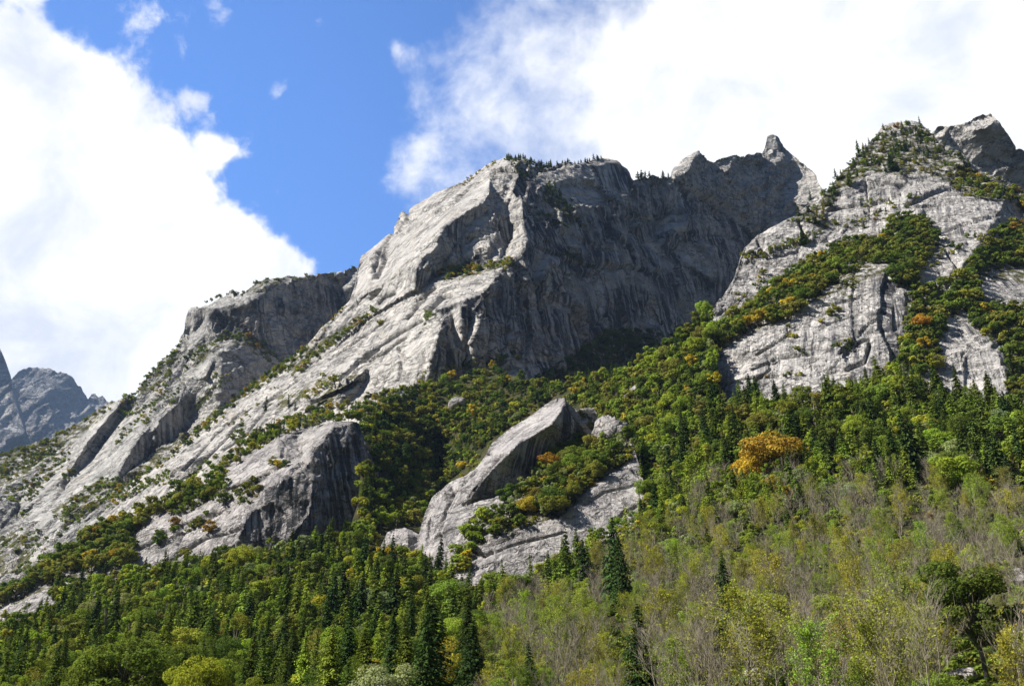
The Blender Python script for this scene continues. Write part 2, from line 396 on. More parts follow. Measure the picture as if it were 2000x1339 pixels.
    for vs_, amp_ in ((0.05, 26.0), (0.16, 10.0)):
        vf = N(nt, 'ShaderNodeTexVoronoi', feature='F1'); vf.inputs['Scale'].default_value = vs_; link(nt, rot.outputs[0], vf.inputs['Vector'])
        dl = vmath(nt, 'SUBTRACT', rot.outputs[0], vf.outputs['Position']).outputs[0]
        fc = vmath(nt, 'DOT_PRODUCT', dl, vmath(nt, 'SUBTRACT', vf.outputs['Color'], (0.5, 0.5, 0.5)).outputs[0]).outputs['Value']
        h = math_node(nt, 'MULTIPLY_ADD', fc, amp_ * vs_, h)
    h = math_node(nt, 'ADD', h, math_node(nt, 'MULTIPLY', ckm, -1.6))
    h = math_node(nt, 'ADD', h, math_node(nt, 'MULTIPLY', s1, 1.0))
    h = math_node(nt, 'MULTIPLY', h, math_node(nt, 'MULTIPLY_ADD', attr(nt, 'rough').outputs['Fac'], 0.7, 0.22))
    bm = N(nt, 'ShaderNodeBump'); bm.inputs['Strength'].default_value = 0.85 * bump; bm.inputs['Distance'].default_value = scale * 0.9
    link(nt, h, bm.inputs['Height']); link(nt, bm.outputs[0], b.inputs['Normal'])
    link(nt, b.outputs[0], out.inputs[0]); return m
M_FAR = rock_mat('far_granite', 5.5, light=(0.27, 0.27, 0.275), dark=(0.15, 0.15, 0.155), streaky=0.3)
M_LEFT = rock_mat('grey_granite_left', 1.25, light=(0.47, 0.455, 0.42), dark=(0.26, 0.255, 0.245), streaky=0.65, joint=50)
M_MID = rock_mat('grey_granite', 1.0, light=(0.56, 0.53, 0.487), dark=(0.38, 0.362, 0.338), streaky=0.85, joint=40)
M_RIGHT = rock_mat('pale_granite', 0.5, light=(0.64, 0.605, 0.57), dark=(0.43, 0.41, 0.39), streaky=1.7, joint=25)
M_BLOCK = rock_mat('block_granite', 0.45, light=(0.44, 0.41, 0.395), dark=(0.29, 0.27, 0.268), streaky=0.9)
def ground_mat():
    m = new_mat('forest_floor'); nt = m.node_tree
    out = N(nt, 'ShaderNodeOutputMaterial'); b = N(nt, 'ShaderNodeBsdfPrincipled'); b.inputs['Roughness'].default_value = 1.0; b.inputs['Specular IOR Level'].default_value = 0.05
    pos = N(nt, 'ShaderNodeNewGeometry').outputs['Position']
    a = noise(nt, pos, 0.08, 8, 0.65).outputs['Fac']; f = noise(nt, pos, 0.9, 8, 0.75).outputs['Fac']
    c = mixc(nt, ramp(nt, a, [(0.35, 0.0), (0.65, 1.0)]), (0.035, 0.045, 0.016), (0.10, 0.085, 0.045))
    c = mixc(nt, ramp(nt, f, [(0.5, 0.0), (0.7, 1.0)]), c, (0.05, 0.075, 0.018))
    link(nt, c, b.inputs['Base Color'])
    bm = N(nt, 'ShaderNodeBump'); bm.inputs['Strength'].default_value = 1.0; bm.inputs['Distance'].default_value = 2.0
    link(nt, f, bm.inputs['Height']); link(nt, bm.outputs[0], b.inputs['Normal']); link(nt, b.outputs[0], out.inputs[0]); return m
M_GROUND = ground_mat()

# ------------------------------------------------------------------ the valley floor, one sheet to the horizon
g = 8900.0
gx = np.array([-g, -3000, -600, 0, 600, 3000, g]); gy = np.array([-3300, -3000, -400, 60, 3000, g])
GX, GY = np.meshgrid(gx, gy); nxg = len(gx)
idx = np.array([(j * nxg + i, j * nxg + i + 1, (j + 1) * nxg + i + 1, (j + 1) * nxg + i) for j in range(len(gy) - 1) for i in range(nxg - 1)])
fl = mesh_obj('valley_floor', np.c_[GX.ravel(), GY.ravel(), np.zeros(GX.size)], idx, M_GROUND)
props(fl, 'flat valley floor of dark grass in front of the forest', 'ground', kind='structure')

# ------------------------------------------------------------------ distant peaks
t = [(-420, 560), (-250, 600), (-120, 570), (-60, 620), (-20, 655), (0, 682), (8, 700), (16, 722), (24, 752), (30, 790), (40, 822), (55, 860), (75, 905)]
o = relief('distant_peak', t, [(-420, 1000), (75, 960)], [(-420, 900, 5280), (75, 900, 5120), (-200, 600, 5920), (20, 750, 5600)], (20, 72, 1.0), [], M_FAR, cracks=[], amp=1.3, jag=3.0, seed=40, joint=70)
props(o, 'steep dark flank of the nearer distant peak cut by the photo edge', 'mountain', kind='structure')
t = [(-60, 800), (0, 770), (18, 752), (25, 735), (38, 722), (52, 716), (70, 714), (95, 716), (118, 724), (130, 733), (145, 742), (152, 753), (165, 762), (173, 775), (180, 764), (187, 765), (192, 776), (199, 770), (207, 780), (216, 788), (235, 800), (300, 830), (420, 870)]
o = relief('distant_peak', t, [(-60, 980), (420, 980)], [(-60, 900, 6560), (100, 900, 6240), (300, 900, 6720), (100, 730, 7360), (300, 830, 7360)], (25, 72, 1.0),
           [([(60, 712), (110, 714), (90, 760), (110, 830), (60, 850), (30, 780)], 0, 68, 1.0), ([(195, 766), (225, 790), (215, 830), (180, 800)], 5, 65, 1)], M_FAR, amp=1.3, jag=3.0, seed=50, joint=65)
props(o, 'bluish distant peak with its summit in cloud', 'mountain', kind='structure')

# ------------------------------------------------------------------ left mountain
t = [(-300, 1010), (-150, 960), (-60, 920), (0, 890), (60, 872), (100, 858), (150, 830), (190, 805), (215, 790), (238, 777), (262, 770), (278, 748), (300, 724), (318, 705), (335, 690), (350, 672), (355, 655), (360, 640), (362, 612), (372, 601), (395, 590), (420, 580), (450, 574), (480, 573), (497, 553), (530, 546), (560, 541), (590, 539), (640, 533), (660, 538), (690, 524), (705, 519), (740, 510)]
b_ = [(-300, 1400), (0, 1290), (150, 1230), (300, 1180), (420, 1090), (520, 960), (620, 830), (740, 700)]
F1 = [
 ([(0, 890), (100, 858), (190, 805), (120, 940), (30, 1000), (0, 1000)], -15, 45, 1.0),
 ([(405, 606), (470, 592), (520, 555), (640, 533), (665, 550), (660, 565), (700, 560), (700, 640), (640, 680), (560, 740), (520, 702), (470, 660), (425, 668), (408, 640)], 72, 90, 1.3),
 ([(655, 548), (690, 524), (708, 518), (698, 558), (672, 572)], -25, 60, 0.8),
 ([(362, 612), (380, 600), (380, 618), (372, 655), (358, 650)], -70, 84, 0.6),
 ([(380, 603), (405, 598), (404, 625), (375, 655), (376, 625)], 45, 85, 0.5),
 ([(403, 600), (410, 605), (405, 640), (398, 640)], -55, 85, 0.5),
 ([(372, 657), (400, 628), (404, 642), (370, 690), (362, 690)], -35, 58, 0.6),
 ([(372, 680), (402, 650), (404, 670), (368, 690)], 25, 88, 0.6),
 ([(420, 580), (480, 573), (520, 577), (470, 595), (410, 605)], -15, 45, 0.8),
 ([(425, 690), (462, 668), (505, 680), (545, 705), (575, 735), (530, 770), (470, 790), (440, 790), (428, 742)], 66, 80, 0.8),
 ([(382, 730), (388, 712), (410, 686), (418, 695), (402, 735), (390, 740)], -45, 62, 0.4),
 ([(418, 690), (424, 700), (408, 745), (395, 745), (404, 735)], 70, 85, 0.5),
 ([(190, 812), (215, 792), (236, 782), (165, 870), (110, 940), (60, 985), (30, 1012), (36, 975), (100, 930)], -40, 55, 0.35),
 ([(238, 780), (264, 773), (250, 800), (205, 850), (155, 925), (128, 930), (165, 868)], 88, 88, 0.5),
 ([(262, 795), (290, 768), (335, 742), (300, 800), (240, 870), (205, 935), (160, 990), (125, 970), (150, 925), (210, 850)], -35, 55, 0.7),
 ([(240, 860), (285, 825), (262, 880), (235, 930), (225, 950), (200, 955)], -40, 58, 0.5),
 ([(285, 835), (340, 790), (372, 768), (372, 835), (332, 872), (280, 905), (240, 935), (226, 948), (240, 905), (265, 862)], 85, 92, 0.6),
 ([(290, 830), (310, 818), (308, 840), (292, 842)], -35, 60, 0.5), ([(295, 848), (306, 850), (303, 864), (296, 858)], -50, 70, 0.5),
 ([(374, 800), (410, 765), (440, 785), (420, 800), (385, 840), (372, 838)], -40, 66, 0.9),
 ([(420, 770), (460, 780), (455, 795), (440, 800)], 55, 82, 0.7),
 ([(30, 1012), (120, 945), (215, 900), (218, 945), (130, 1012), (90, 1035), (62, 1075), (45, 1100), (75, 1022)], -35, 50, 0.5),
 ([(-10, 985), (32, 985), (40, 1020), (0, 1040)], 60, 92, 1),
 ([(225, 985), (280, 915), (330, 905), (330, 930), (280, 960), (240, 1010)], -25, 55, 0.8),
]
CR = [([(280, 750), (210, 830), (140, 920), (90, 1000)], 6, 2.5), ([(330, 720), (260, 800)], 5, 2.5), ([(320, 760), (350, 720), (375, 690)], 6, 3), ([(300, 790), (340, 740), (362, 700)], 6, 3), ([(85, 1000), (140, 930)], 4, 2), ([(60, 1060), (120, 1000), (210, 940)], 5, 3)]
o = relief('mountain', t, b_, [(0, 890, 1500), (-300, 1100, 1150), (0, 1150, 880), (150, 1130, 800), (300, 1050, 850), (220, 800, 1500), (362, 640, 1620), (450, 600, 1600), (640, 540, 1900), (600, 720, 1650), (480, 740, 1450), (300, 850, 1280), (150, 950, 1200), (440, 900, 1150), (740, 650, 1700)],
           (-25, 60, 1.25), F1, M_LEFT, cracks=CR, joint=52, amp=1.15, seed=60, jag=1.8,
           soil=[[(0, 890), (100, 858), (190, 805), (200, 812), (120, 890), (60, 930), (0, 960)], [(270, 770), (330, 690), (350, 690), (300, 760)], [(370, 710), (420, 660), (430, 680), (380, 720)], [(430, 660), (480, 645), (540, 690), (560, 735), (480, 680)], [(480, 575), (500, 552), (560, 540), (520, 575)], [(200, 960), (260, 915), (380, 840), (400, 850), (300, 920), (220, 1000)], [(100, 1000), (200, 930), (240, 960), (150, 1020)], [(0, 1040), (60, 1050), (60, 1120), (0, 1130)]])
props(o, 'ribbed left mountain of grey slabs under a shaded square headwall', 'mountain', kind='structure')

# ------------------------------------------------------------------ central mountain
t = [(150, 1050), (190, 1010), (225, 965), (260, 935), (300, 915), (330, 893), (365, 858), (400, 827), (430, 805), (450, 790), (475, 765), (500, 745), (540, 720), (570, 698), (590, 685), (610, 665), (630, 640), (655, 618), (670, 602), (685, 588), (691, 568), (696, 545), (700, 520), (705, 502), (716, 494), (735, 478), (760, 455), (775, 438), (779, 422), (786, 413), (797, 414), (806, 404), (835, 388), (850, 378), (880, 366), (905, 355), (925, 340), (945, 325), (965, 314), (985, 307), (1010, 305), (1030, 312), (1045, 320), (1065, 325), (1075, 322), (1090, 320), (1120, 319), (1140, 318), (1160, 310), (1180, 310), (1205, 314), (1215, 325), (1226, 331), (1234, 346), (1260, 347), (1290, 348), (1311, 345), (1315, 330), (1335, 312), (1350, 302), (1366, 294), (1371, 304), (1381, 315), (1392, 318), (1410, 310), (1435, 303), (1450, 305), (1470, 301), (1484, 302), (1493, 292), (1496, 278), (1498, 266), (1506, 263), (1515, 264), (1522, 270), (1534, 292), (1545, 300), (1562, 315), (1580, 330), (1592, 340), (1600, 360), (1650, 430)]
b_ = [(150, 1100), (190, 1070), (300, 1020), (420, 970), (560, 890), (700, 840), (850, 800), (1000, 800), (1200, 800), (1400, 720), (1480, 640), (1540, 580), (1650, 530)]
F2 = [
 # grey upper slabs, seen flatter
 ([(700, 520), (735, 478), (775, 440), (835, 388), (905, 355), (985, 307), (1010, 330), (985, 352), (960, 380), (900, 420), (865, 443), (850, 470), (800, 500), (740, 560), (690, 590)], -48, 60, 0.28),
 ([(690, 590), (740, 560), (800, 520), (812, 565), (770, 590), (720, 620), (640, 690), (600, 700), (655, 618)], -42, 66, 0.45),
 ([(720, 500), (758, 470), (757, 500), (735, 545), (720, 560), (730, 525)], -20, 72, 0.5),
 ([(739, 492), (755, 480), (752, 505), (738, 535), (726, 545), (735, 520)], 40, 84, 0.3),
 # broken grey area left of the wall
 ([(960, 330), (1020, 312), (1030, 340), (1010, 350), (990, 355), (1000, 385), (980, 415), (950, 420), (945, 395), (960, 380)], -10, 66, 1.3),
 # the shadow wall
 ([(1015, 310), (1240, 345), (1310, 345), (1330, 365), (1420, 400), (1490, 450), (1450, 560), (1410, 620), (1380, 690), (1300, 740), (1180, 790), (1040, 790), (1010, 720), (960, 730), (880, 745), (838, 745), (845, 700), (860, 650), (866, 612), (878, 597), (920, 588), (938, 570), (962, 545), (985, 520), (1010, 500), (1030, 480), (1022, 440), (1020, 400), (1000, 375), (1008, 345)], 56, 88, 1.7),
 ([(1210, 318), (1235, 346), (1230, 380), (1180, 380), (1150, 320)], 30, 88, 0.5),
 ([(1060, 330), (1150, 320), (1180, 400), (1100, 400), (1040, 350)], 42, 75, 1.0),
 # far right wall and summits
 ([(1311, 345), (1350, 302), (1367, 294), (1392, 318), (1450, 303), (1497, 290), (1592, 340), (1600, 400), (1480, 470), (1420, 420), (1330, 365)], 24, 76, 2.3),
 ([(1305, 335), (1335, 304), (1352, 294), (1366, 286), (1364, 305), (1352, 320), (1347, 337), (1312, 354)], -52, 56, 0.8),
 ([(1352, 330), (1385, 345), (1385, 370), (1350, 375), (1330, 360)], 8, 66, 1.3),
 ([(1390, 318), (1435, 304), (1430, 325), (1425, 340), (1400, 330)], -15, 50, 0.9),
 ([(1484, 252), (1515, 252), (1524, 284), (1519, 302), (1488, 302)], -48, 74, 0.3),
 ([(1517, 264), (1536, 295), (1522, 298), (1521, 280)], 65, 85, 0.3),
 ([(1480, 302), (1500, 294), (1535, 296), (1525, 318), (1490, 330)], -38, 58, 1.1),
 ([(1540, 305), (1575, 325), (1592, 340), (1600, 400), (1560, 400), (1530, 395), (1520, 365), (1548, 352), (1560, 340)], -22, 56, 1.3),
 ([(1549, 312), (1568, 325), (1566, 335), (1555, 340), (1548, 325)], -30, 70, 0.3),
 # dome underside
 ([(865, 444), (890, 425), (915, 409), (945, 396), (962, 384), (968, 405), (950, 420), (935, 426), (916, 440), (906, 456), (896, 476), (880, 502), (866, 532), (852, 546), (836, 562), (812, 567), (809, 530), (818, 506), (842, 486), (855, 465)], 58, 96, 0.6),
 ([(905, 456), (930, 430), (960, 412), (985, 415), (1002, 440), (1000, 470), (985, 500), (965, 520), (935, 520), (900, 530), (865, 545), (880, 500)], 45, 86, 0.9),
 ([(910, 457), (930, 436), (958, 415), (966, 412), (962, 424), (940, 440)], -45, 42, 0.4),
 ([(920, 470), (932, 463), (945, 464), (968, 454), (970, 464), (950, 474), (925, 474)], -45, 38, 0.4),
 ([(905, 480), (920, 474), (960, 474), (958, 490), (940, 495), (930, 492), (918, 505), (905, 500)], -22, 68, 0.5),
 ([(837, 487), (859, 470), (855, 482), (838, 496)], -40, 60, 0.4), ([(828, 510), (836, 506), (833, 520), (826, 526)], -45, 66, 0.4),
 ([(955, 500), (978, 486), (972, 505), (960, 515)], -35, 62, 0.5),
 # ledge slab under the autumn bushes
 ([(812, 566), (850, 548), (880, 540), (925, 538), (945, 545), (965, 522), (972, 535), (948, 555), (932, 572), (880, 592), (862, 605), (850, 606), (830, 580)], -22, 64, 0.4),
 ([(845, 604), (880, 594), (930, 574), (946, 575), (930, 592), (890, 600), (868, 618)], 45, 100, 0.5),
 # light pillars in the wall
 ([(882, 605), (898, 597), (900, 650), (906, 680), (899, 687), (888, 650)], -48, 82, 0.25),
 ([(923, 613), (936, 613), (932, 640), (920, 668), (910, 676), (914, 650)], -48, 80, 0.25), ([(912, 675), (922, 672), (926, 710), (905, 727), (909, 700)], -45, 78, 0.25),
 ([(1038, 540), (1046, 520), (1060, 502), (1071, 513), (1066, 530), (1044, 556)], -38, 62, 0.2), ([(1032, 528), (1040, 512), (1048, 505), (1042, 525)], -40, 66, 0.3),
 ([(1003, 384), (1022, 388), (1024, 410), (1018, 440), (1022, 462), (1004, 445), (1010, 420)], -42, 70, 0.6),
 ([(980, 522), (994, 520), (992, 535), (986, 546)], -45, 70, 0.3), ([(1000, 520), (1010, 523), (1018, 552), (1021, 570), (1009, 550)], -45, 76, 0.3),
 ([(988, 652), (1000, 649), (996, 664), (990, 682)], -50, 75, 0.3), ([(1002, 651), (1011, 653), (1006, 660), (998, 669)], -45, 70, 0.3), ([(1014, 698), (1024, 676), (1026, 680), (1018, 702)], -55, 72, 0.3), ([(1025, 597), (1032, 595), (1038, 614), (1030, 612)], -48, 75, 0.3), ([(1010, 620), (1016, 622), (1014, 632)], -50, 75, 0.3),
 ([(1070, 574), (1112, 571), (1132, 590), (1118, 606), (1078, 602)], 30, 118, 0.6),
 # lit ribs farther right
 ([(1303, 492), (1335, 470), (1347, 474), (1378, 500), (1392, 522), (1388, 548), (1345, 518)], -12, 55, 0.8), ([(1283, 440), (1300, 424), (1318, 410), (1333, 428), (1333, 448), (1300, 456), (1284, 458)], -12, 60, 1.3), ([(1224, 436), (1250, 430), (1256, 440), (1228, 446)], -20, 48, 1.0), ([(1264, 475), (1290, 474), (1286, 482), (1270, 480)], -20, 52, 0.8),
 ([(1295, 356), (1306, 350), (1308, 362), (1298, 378), (1292, 372)], -35, 64, 0.4), ([(1255, 347), (1272, 348), (1270, 362), (1258, 352)], -25, 55, 0.6),
 ([(650, 770), (700, 735), (720, 720), (700, 770), (660, 800)], 40, 75, 0.5),
 ([(600, 780), (650, 765), (700, 745), (690, 770), (630, 800), (595, 800)], 15, 70, 0.6),
 ([(330, 925), (385, 890), (400, 895), (390, 925), (372, 940)], 30, 76, 0.6),
]
CR = [([(713, 693), (729, 681), (773, 653), (801, 637), (822, 625)], 9, 2.6), ([(719, 697), (749, 687), (767, 673), (790, 660)], 8, 2.4), ([(721, 580), (735, 568), (741, 560)], 10, 3), ([(739, 590), (750, 578), (767, 571)], 10, 3), ([(652, 748), (681, 723), (701, 705), (729, 700)], 7, 2.4),
 ([(600, 784), (650, 768), (680, 755), (705, 742)], 12, 3), ([(777, 679), (783, 701), (779, 742)], 6, 2.4), ([(769, 457), (801, 433), (815, 425)], 7, 2.2), ([(787, 457), (820, 437), (842, 419), (882, 401), (902, 379), (918, 365), (940, 350)], 8, 2.4), ([(739, 490), (759, 465), (767, 447)], 7, 2.2), ([(729, 528), (739, 512), (741, 492)], 14, 4), ([(738, 540), (753, 506)], 8, 2.5),
 ([(795, 415), (796, 426), (787, 434)], 10, 2.5), ([(620, 665), (640, 655), (700, 620)], 4, 2), ([(765, 430), (800, 425), (850, 400), (890, 372), (925, 345)], 5, 2.2), ([(500, 800), (540, 770), (580, 740)], 5, 2), ([(435, 880), (480, 850), (520, 800)], 5, 2), ([(390, 910), (430, 870), (475, 820)], 6, 2.2), ([(360, 920), (420, 850), (480, 800)], 4, 2),
 ([(805, 590), (850, 560)], 7, 2.5), ([(835, 605), (862, 580), (880, 575)], 10, 4), ([(795, 620), (815, 595), (830, 580)], 7, 2.5), ([(640, 700), (700, 660), (760, 620)], 4, 2), ([(670, 730), (740, 680)], 5, 2),
 ([(1100, 395), (1130, 430), (1150, 470), (1190, 490)], 8, 3), ([(1050, 480), (1090, 500), (1150, 520), (1290, 530)], 8, 3), ([(1090, 520), (1130, 540), (1230, 520)], 6, 3), ([(1180, 380), (1220, 420), (1290, 430)], 6, 3), ([(1290, 360), (1340, 380), (1390, 450), (1440, 470)], 6, 3), ([(1400, 330), (1450, 420), (1480, 460)], 5, 3), ([(1010, 500), (1020, 560), (1040, 640), (1030, 720)], 8, 3), ([(950, 560), (960, 640), (950, 720)], 7, 3), ([(1120, 600), (1160, 640), (1190, 610)], 7, 3), ([(1230, 350), (1236, 420), (1222, 480)], 6, 3), ([(1275, 350), (1280, 420)], 5, 2.5)]
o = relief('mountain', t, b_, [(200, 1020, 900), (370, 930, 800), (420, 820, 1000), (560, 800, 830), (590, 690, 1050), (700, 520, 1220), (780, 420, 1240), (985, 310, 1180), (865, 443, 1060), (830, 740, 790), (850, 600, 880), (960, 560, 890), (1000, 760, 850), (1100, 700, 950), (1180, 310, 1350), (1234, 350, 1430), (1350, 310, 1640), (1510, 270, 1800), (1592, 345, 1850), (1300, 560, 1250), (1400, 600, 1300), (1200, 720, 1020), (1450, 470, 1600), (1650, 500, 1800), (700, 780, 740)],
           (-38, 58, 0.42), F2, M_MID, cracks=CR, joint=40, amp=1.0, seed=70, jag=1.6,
           soil=[[(570, 735), (620, 690), (735, 610), (740, 600), (700, 620), (620, 670), (560, 710)], [(855, 545), (920, 520), (1000, 505), (1005, 515), (940, 535), (880, 545)], [(380, 850), (450, 795), (560, 720), (600, 690), (560, 700), (430, 800), (330, 890)], [(1000, 305), (1070, 325), (1060, 335), (1000, 318)], [(1050, 740), (1180, 640), (1300, 640), (1380, 620), (1380, 700), (1200, 790), (1040, 790)], [(1070, 360), (1130, 430), (1120, 440), (1060, 380)], [(520, 790), (560, 760), (620, 740), (660, 730), (600, 775), (540, 800)], [(590, 800), (660, 740), (700, 725), (640, 790)]])
props(o, 'great central mountain with pale left slab and deep shadowed wall up to a rock spire', 'mountain', kind='structure')

# ------------------------------------------------------------------ right mountain and the shaded knob behind it
t = [(1800, 290), (1818, 262), (1832, 247), (1860, 246), (1890, 238), (1905, 230), (1925, 223), (1942, 228), (1960, 250), (1972, 268), (1985, 292), (1992, 290), (2010, 300), (2060, 360), (2150, 420), (2300, 500)]
o = relief('shaded_knob', t, [(1800, 470), (2300, 640)], [(1830, 260, 880), (1830, 440, 800), (1925, 240, 940), (2000, 420, 900), (2300, 560, 1000)], (52, 80, 0.8),
           [([(1890, 238), (1925, 222), (1945, 232), (1930, 250), (1900, 258)], -20, 45, 0.9), ([(1832, 247), (1850, 250), (1845, 270), (1828, 268)], -40, 60, 0.7)], M_MID, cracks=[], amp=0.9, seed=80, joint=60)
props(o, 'dark rounded rock knob rising behind the wooded right summit', 'mountain', kind='structure')
t = [(1300, 870), (1340, 805), (1362, 745), (1374, 700), (1380, 660), (1386, 625), (1400, 592), (1420, 566), (1434, 542), (1441, 515), (1455, 482), (1480, 459), (1510, 441), (1545, 425), (1575, 410), (1600, 392), (1620, 368), (1650, 330), (1690, 290), (1714, 262), (1721, 246), (1745, 238), (1780, 236), (1810, 250), (1832, 272), (1855, 300), (1900, 318), (1950, 345), (2000, 372), (2100, 420), (2300, 500), (2800, 600)]
b_ = [(1300, 930), (1500, 930), (1800, 930), (2300, 960), (2800, 990)]
F3 = [
 ([(1440, 540), (1455, 482), (1545, 425), (1600, 430), (1660, 455), (1570, 500), (1490, 560), (1430, 610), (1400, 620)], -30, 62, 1.0),
 ([(1400, 700), (1420, 622), (1470, 585), (1560, 522), (1650, 482), (1740, 470), (1745, 520), (1700, 530), (1600, 585), (1480, 642)], -12, 40, 1.0),
 ([(1370, 790), (1392, 700), (1430, 660), (1480, 642), (1540, 632), (1570, 600), (1605, 580), (1670, 545), (1732, 520), (1722, 570), (1716, 640), (1740, 680), (1738, 715), (1690, 750), (1590, 800), (1450, 810)], -33, 62, 0.45),
 ([(1392, 700), (1430, 660), (1480, 642), (1535, 635), (1540, 660), (1480, 690), (1420, 720), (1395, 740)], -30, 56, 0.8),
 ([(1640, 680), (1720, 640), (1742, 680), (1738, 710), (1690, 720), (1660, 715)], -32, 58, 0.6),
 ([(1733, 520), (1758, 545), (1750, 575), (1744, 640), (1778, 690), (1750, 720), (1738, 680), (1717, 640), (1719, 570)], 76, 93, 0.5),
 ([(1746, 580), (1766, 576), (1770, 600), (1762, 640), (1746, 650)], -25, 86, 0.2),
 ([(1767, 578), (1790, 600), (1778, 660), (1762, 695), (1752, 660), (1764, 640), (1771, 602)], 70, 90, 0.5),
 ([(1602, 440), (1640, 372), (1690, 350), (1752, 335), (1768, 345), (1790, 372), (1860, 380), (1800, 420), (1760, 460), (1700, 455), (1640, 460)], -33, 58, 0.6),
 ([(1640, 365), (1700, 345), (1757, 337), (1740, 360), (1660, 385)], 5, 80, 0.8),
 ([(1745, 337), (1766, 337), (1775, 362), (1755, 372), (1742, 360)], 60, 95, 0.8),
 ([(1770, 380), (1860, 335), (1900, 345), (1870, 370), (1800, 410)], 10, 60, 1.3),
 ([(1800, 420), (1860, 378), (1965, 392), (1968, 420), (1900, 480), (1870, 500), (1820, 460), (1790, 455)], -32, 56, 0.4),
 ([(1800, 520), (1850, 480), (1890, 470), (1875, 520), (1840, 600), (1805, 560)], -18, 62, 0.4),
 ([(1825, 322), (1865, 307), (1890, 310), (1880, 325), (1840, 332)], -25, 50, 0.6), ([(1880, 312), (1925, 330), (1890, 348), (1870, 335)], 50, 75, 0.8),
 ([(1968, 395), (2000, 400), (2000, 440), (1950, 480), (1900, 530), (1875, 560), (1872, 525), (1905, 480)], 35, 70, 0.8),
 ([(1838, 650), (1850, 622), (1885, 615), (1922, 640), (1890, 672), (1845, 700)], -12, 56, 0.25),
 ([(1885, 700), (1930, 672), (1962, 695), (1972, 740), (1935, 775), (1885, 765)], -25, 60, 0.25), ([(1945, 680), (1975, 690), (1985, 760), (1960, 770), (1970, 735)], 30, 70, 0.4),
 ([(1905, 545), (1960, 530), (2005, 520), (2010, 600), (1960, 600), (1920, 570)], -10, 48, 0.4),
 ([(1850, 700), (1880, 690), (1884, 765), (1850, 770)], -25, 66, 0.3), ([(1800, 720), (1815, 700), (1830, 760), (1800, 780)], -30, 70, 0.4),
]
CR = [([(1480, 690), (1530, 660), (1545, 650)], 2.5, 2.2), ([(1470, 720), (1520, 700), (1590, 690)], 2, 2), ([(1640, 690), (1680, 665), (1700, 660)], 2.5, 2.2), ([(1655, 720), (1690, 705), (1700, 670)], 5, 3), ([(1590, 600), (1640, 590), (1690, 580)], 1.5, 2), ([(1700, 600), (1680, 615), (1600, 640)], 1.2, 2), ([(1400, 760), (1450, 740), (1520, 735)], 2, 2), ([(1670, 530), (1665, 600), (1670, 680)], 1.2, 2.5), ([(1500, 700), (1505, 720), (1480, 740)], 2, 2), ([(1620, 410), (1700, 400), (1760, 380)], 3, 2.5), ([(1690, 350), (1700, 420)], 2, 2), ([(1770, 400), (1850, 370), (1960, 380)], 3, 2.5), ([(1830, 460), (1880, 440), (1950, 420)], 2, 2), ([(1850, 490), (1870, 520), (1850, 560)], 4, 3), ([(1480, 470), (1500, 500), (1560, 490)], 4, 3), ([(1460, 500), (1500, 530)], 4, 3), ([(1560, 430), (1580, 470), (1620, 470)], 4, 3), ([(1845, 665), (1880, 650)], 1.5, 2), ([(1890, 720), (1960, 710)], 1.2, 2)]
o = relief('mountain', t, b_, [(1340, 820, 440), (1380, 780, 425), (1580, 790, 398), (1740, 720, 415), (1900, 780, 395), (2000, 800, 380), (1440, 520, 520), (1600, 570, 468), (1700, 480, 525), (1600, 400, 610), (1720, 250, 730), (1860, 310, 730), (2000, 372, 720), (1900, 560, 520), (2000, 600, 470), (2300, 700, 420), (2300, 510, 640), (2800, 620, 560), (2800, 800, 400), (1960, 440, 600), (1860, 640, 450), (1930, 720, 425), (1780, 560, 480)],
           (-14, 54, 1.0), F3, M_RIGHT, cracks=CR, joint=30, amp=0.85, seed=90, jag=1.2,
           soil=[[(1380, 640), (1430, 600), (1560, 520), (1650, 470), (1740, 470), (1745, 525), (1600, 585), (1480, 642), (1400, 690)], [(1560, 420), (1620, 360), (1714, 260), (1800, 245), (1900, 330), (2000, 375), (2000, 400), (1880, 380), (1820, 340), (1770, 340), (1700, 340), (1640, 370), (1600, 440)], [(1760, 560), (1840, 590), (1960, 440), (2050, 430), (2050, 560), (1910, 545), (1920, 590), (1990, 620), (2100, 650), (2100, 800), (1970, 780), (1960, 690), (1920, 620), (1850, 620), (1830, 700), (1760, 760), (1780, 640)]], backdrop=0.7)
props(o, 'pale streaked granite mountain with bushy ledges and a wooded top, nearest on the valley side', 'mountain', kind='structure')

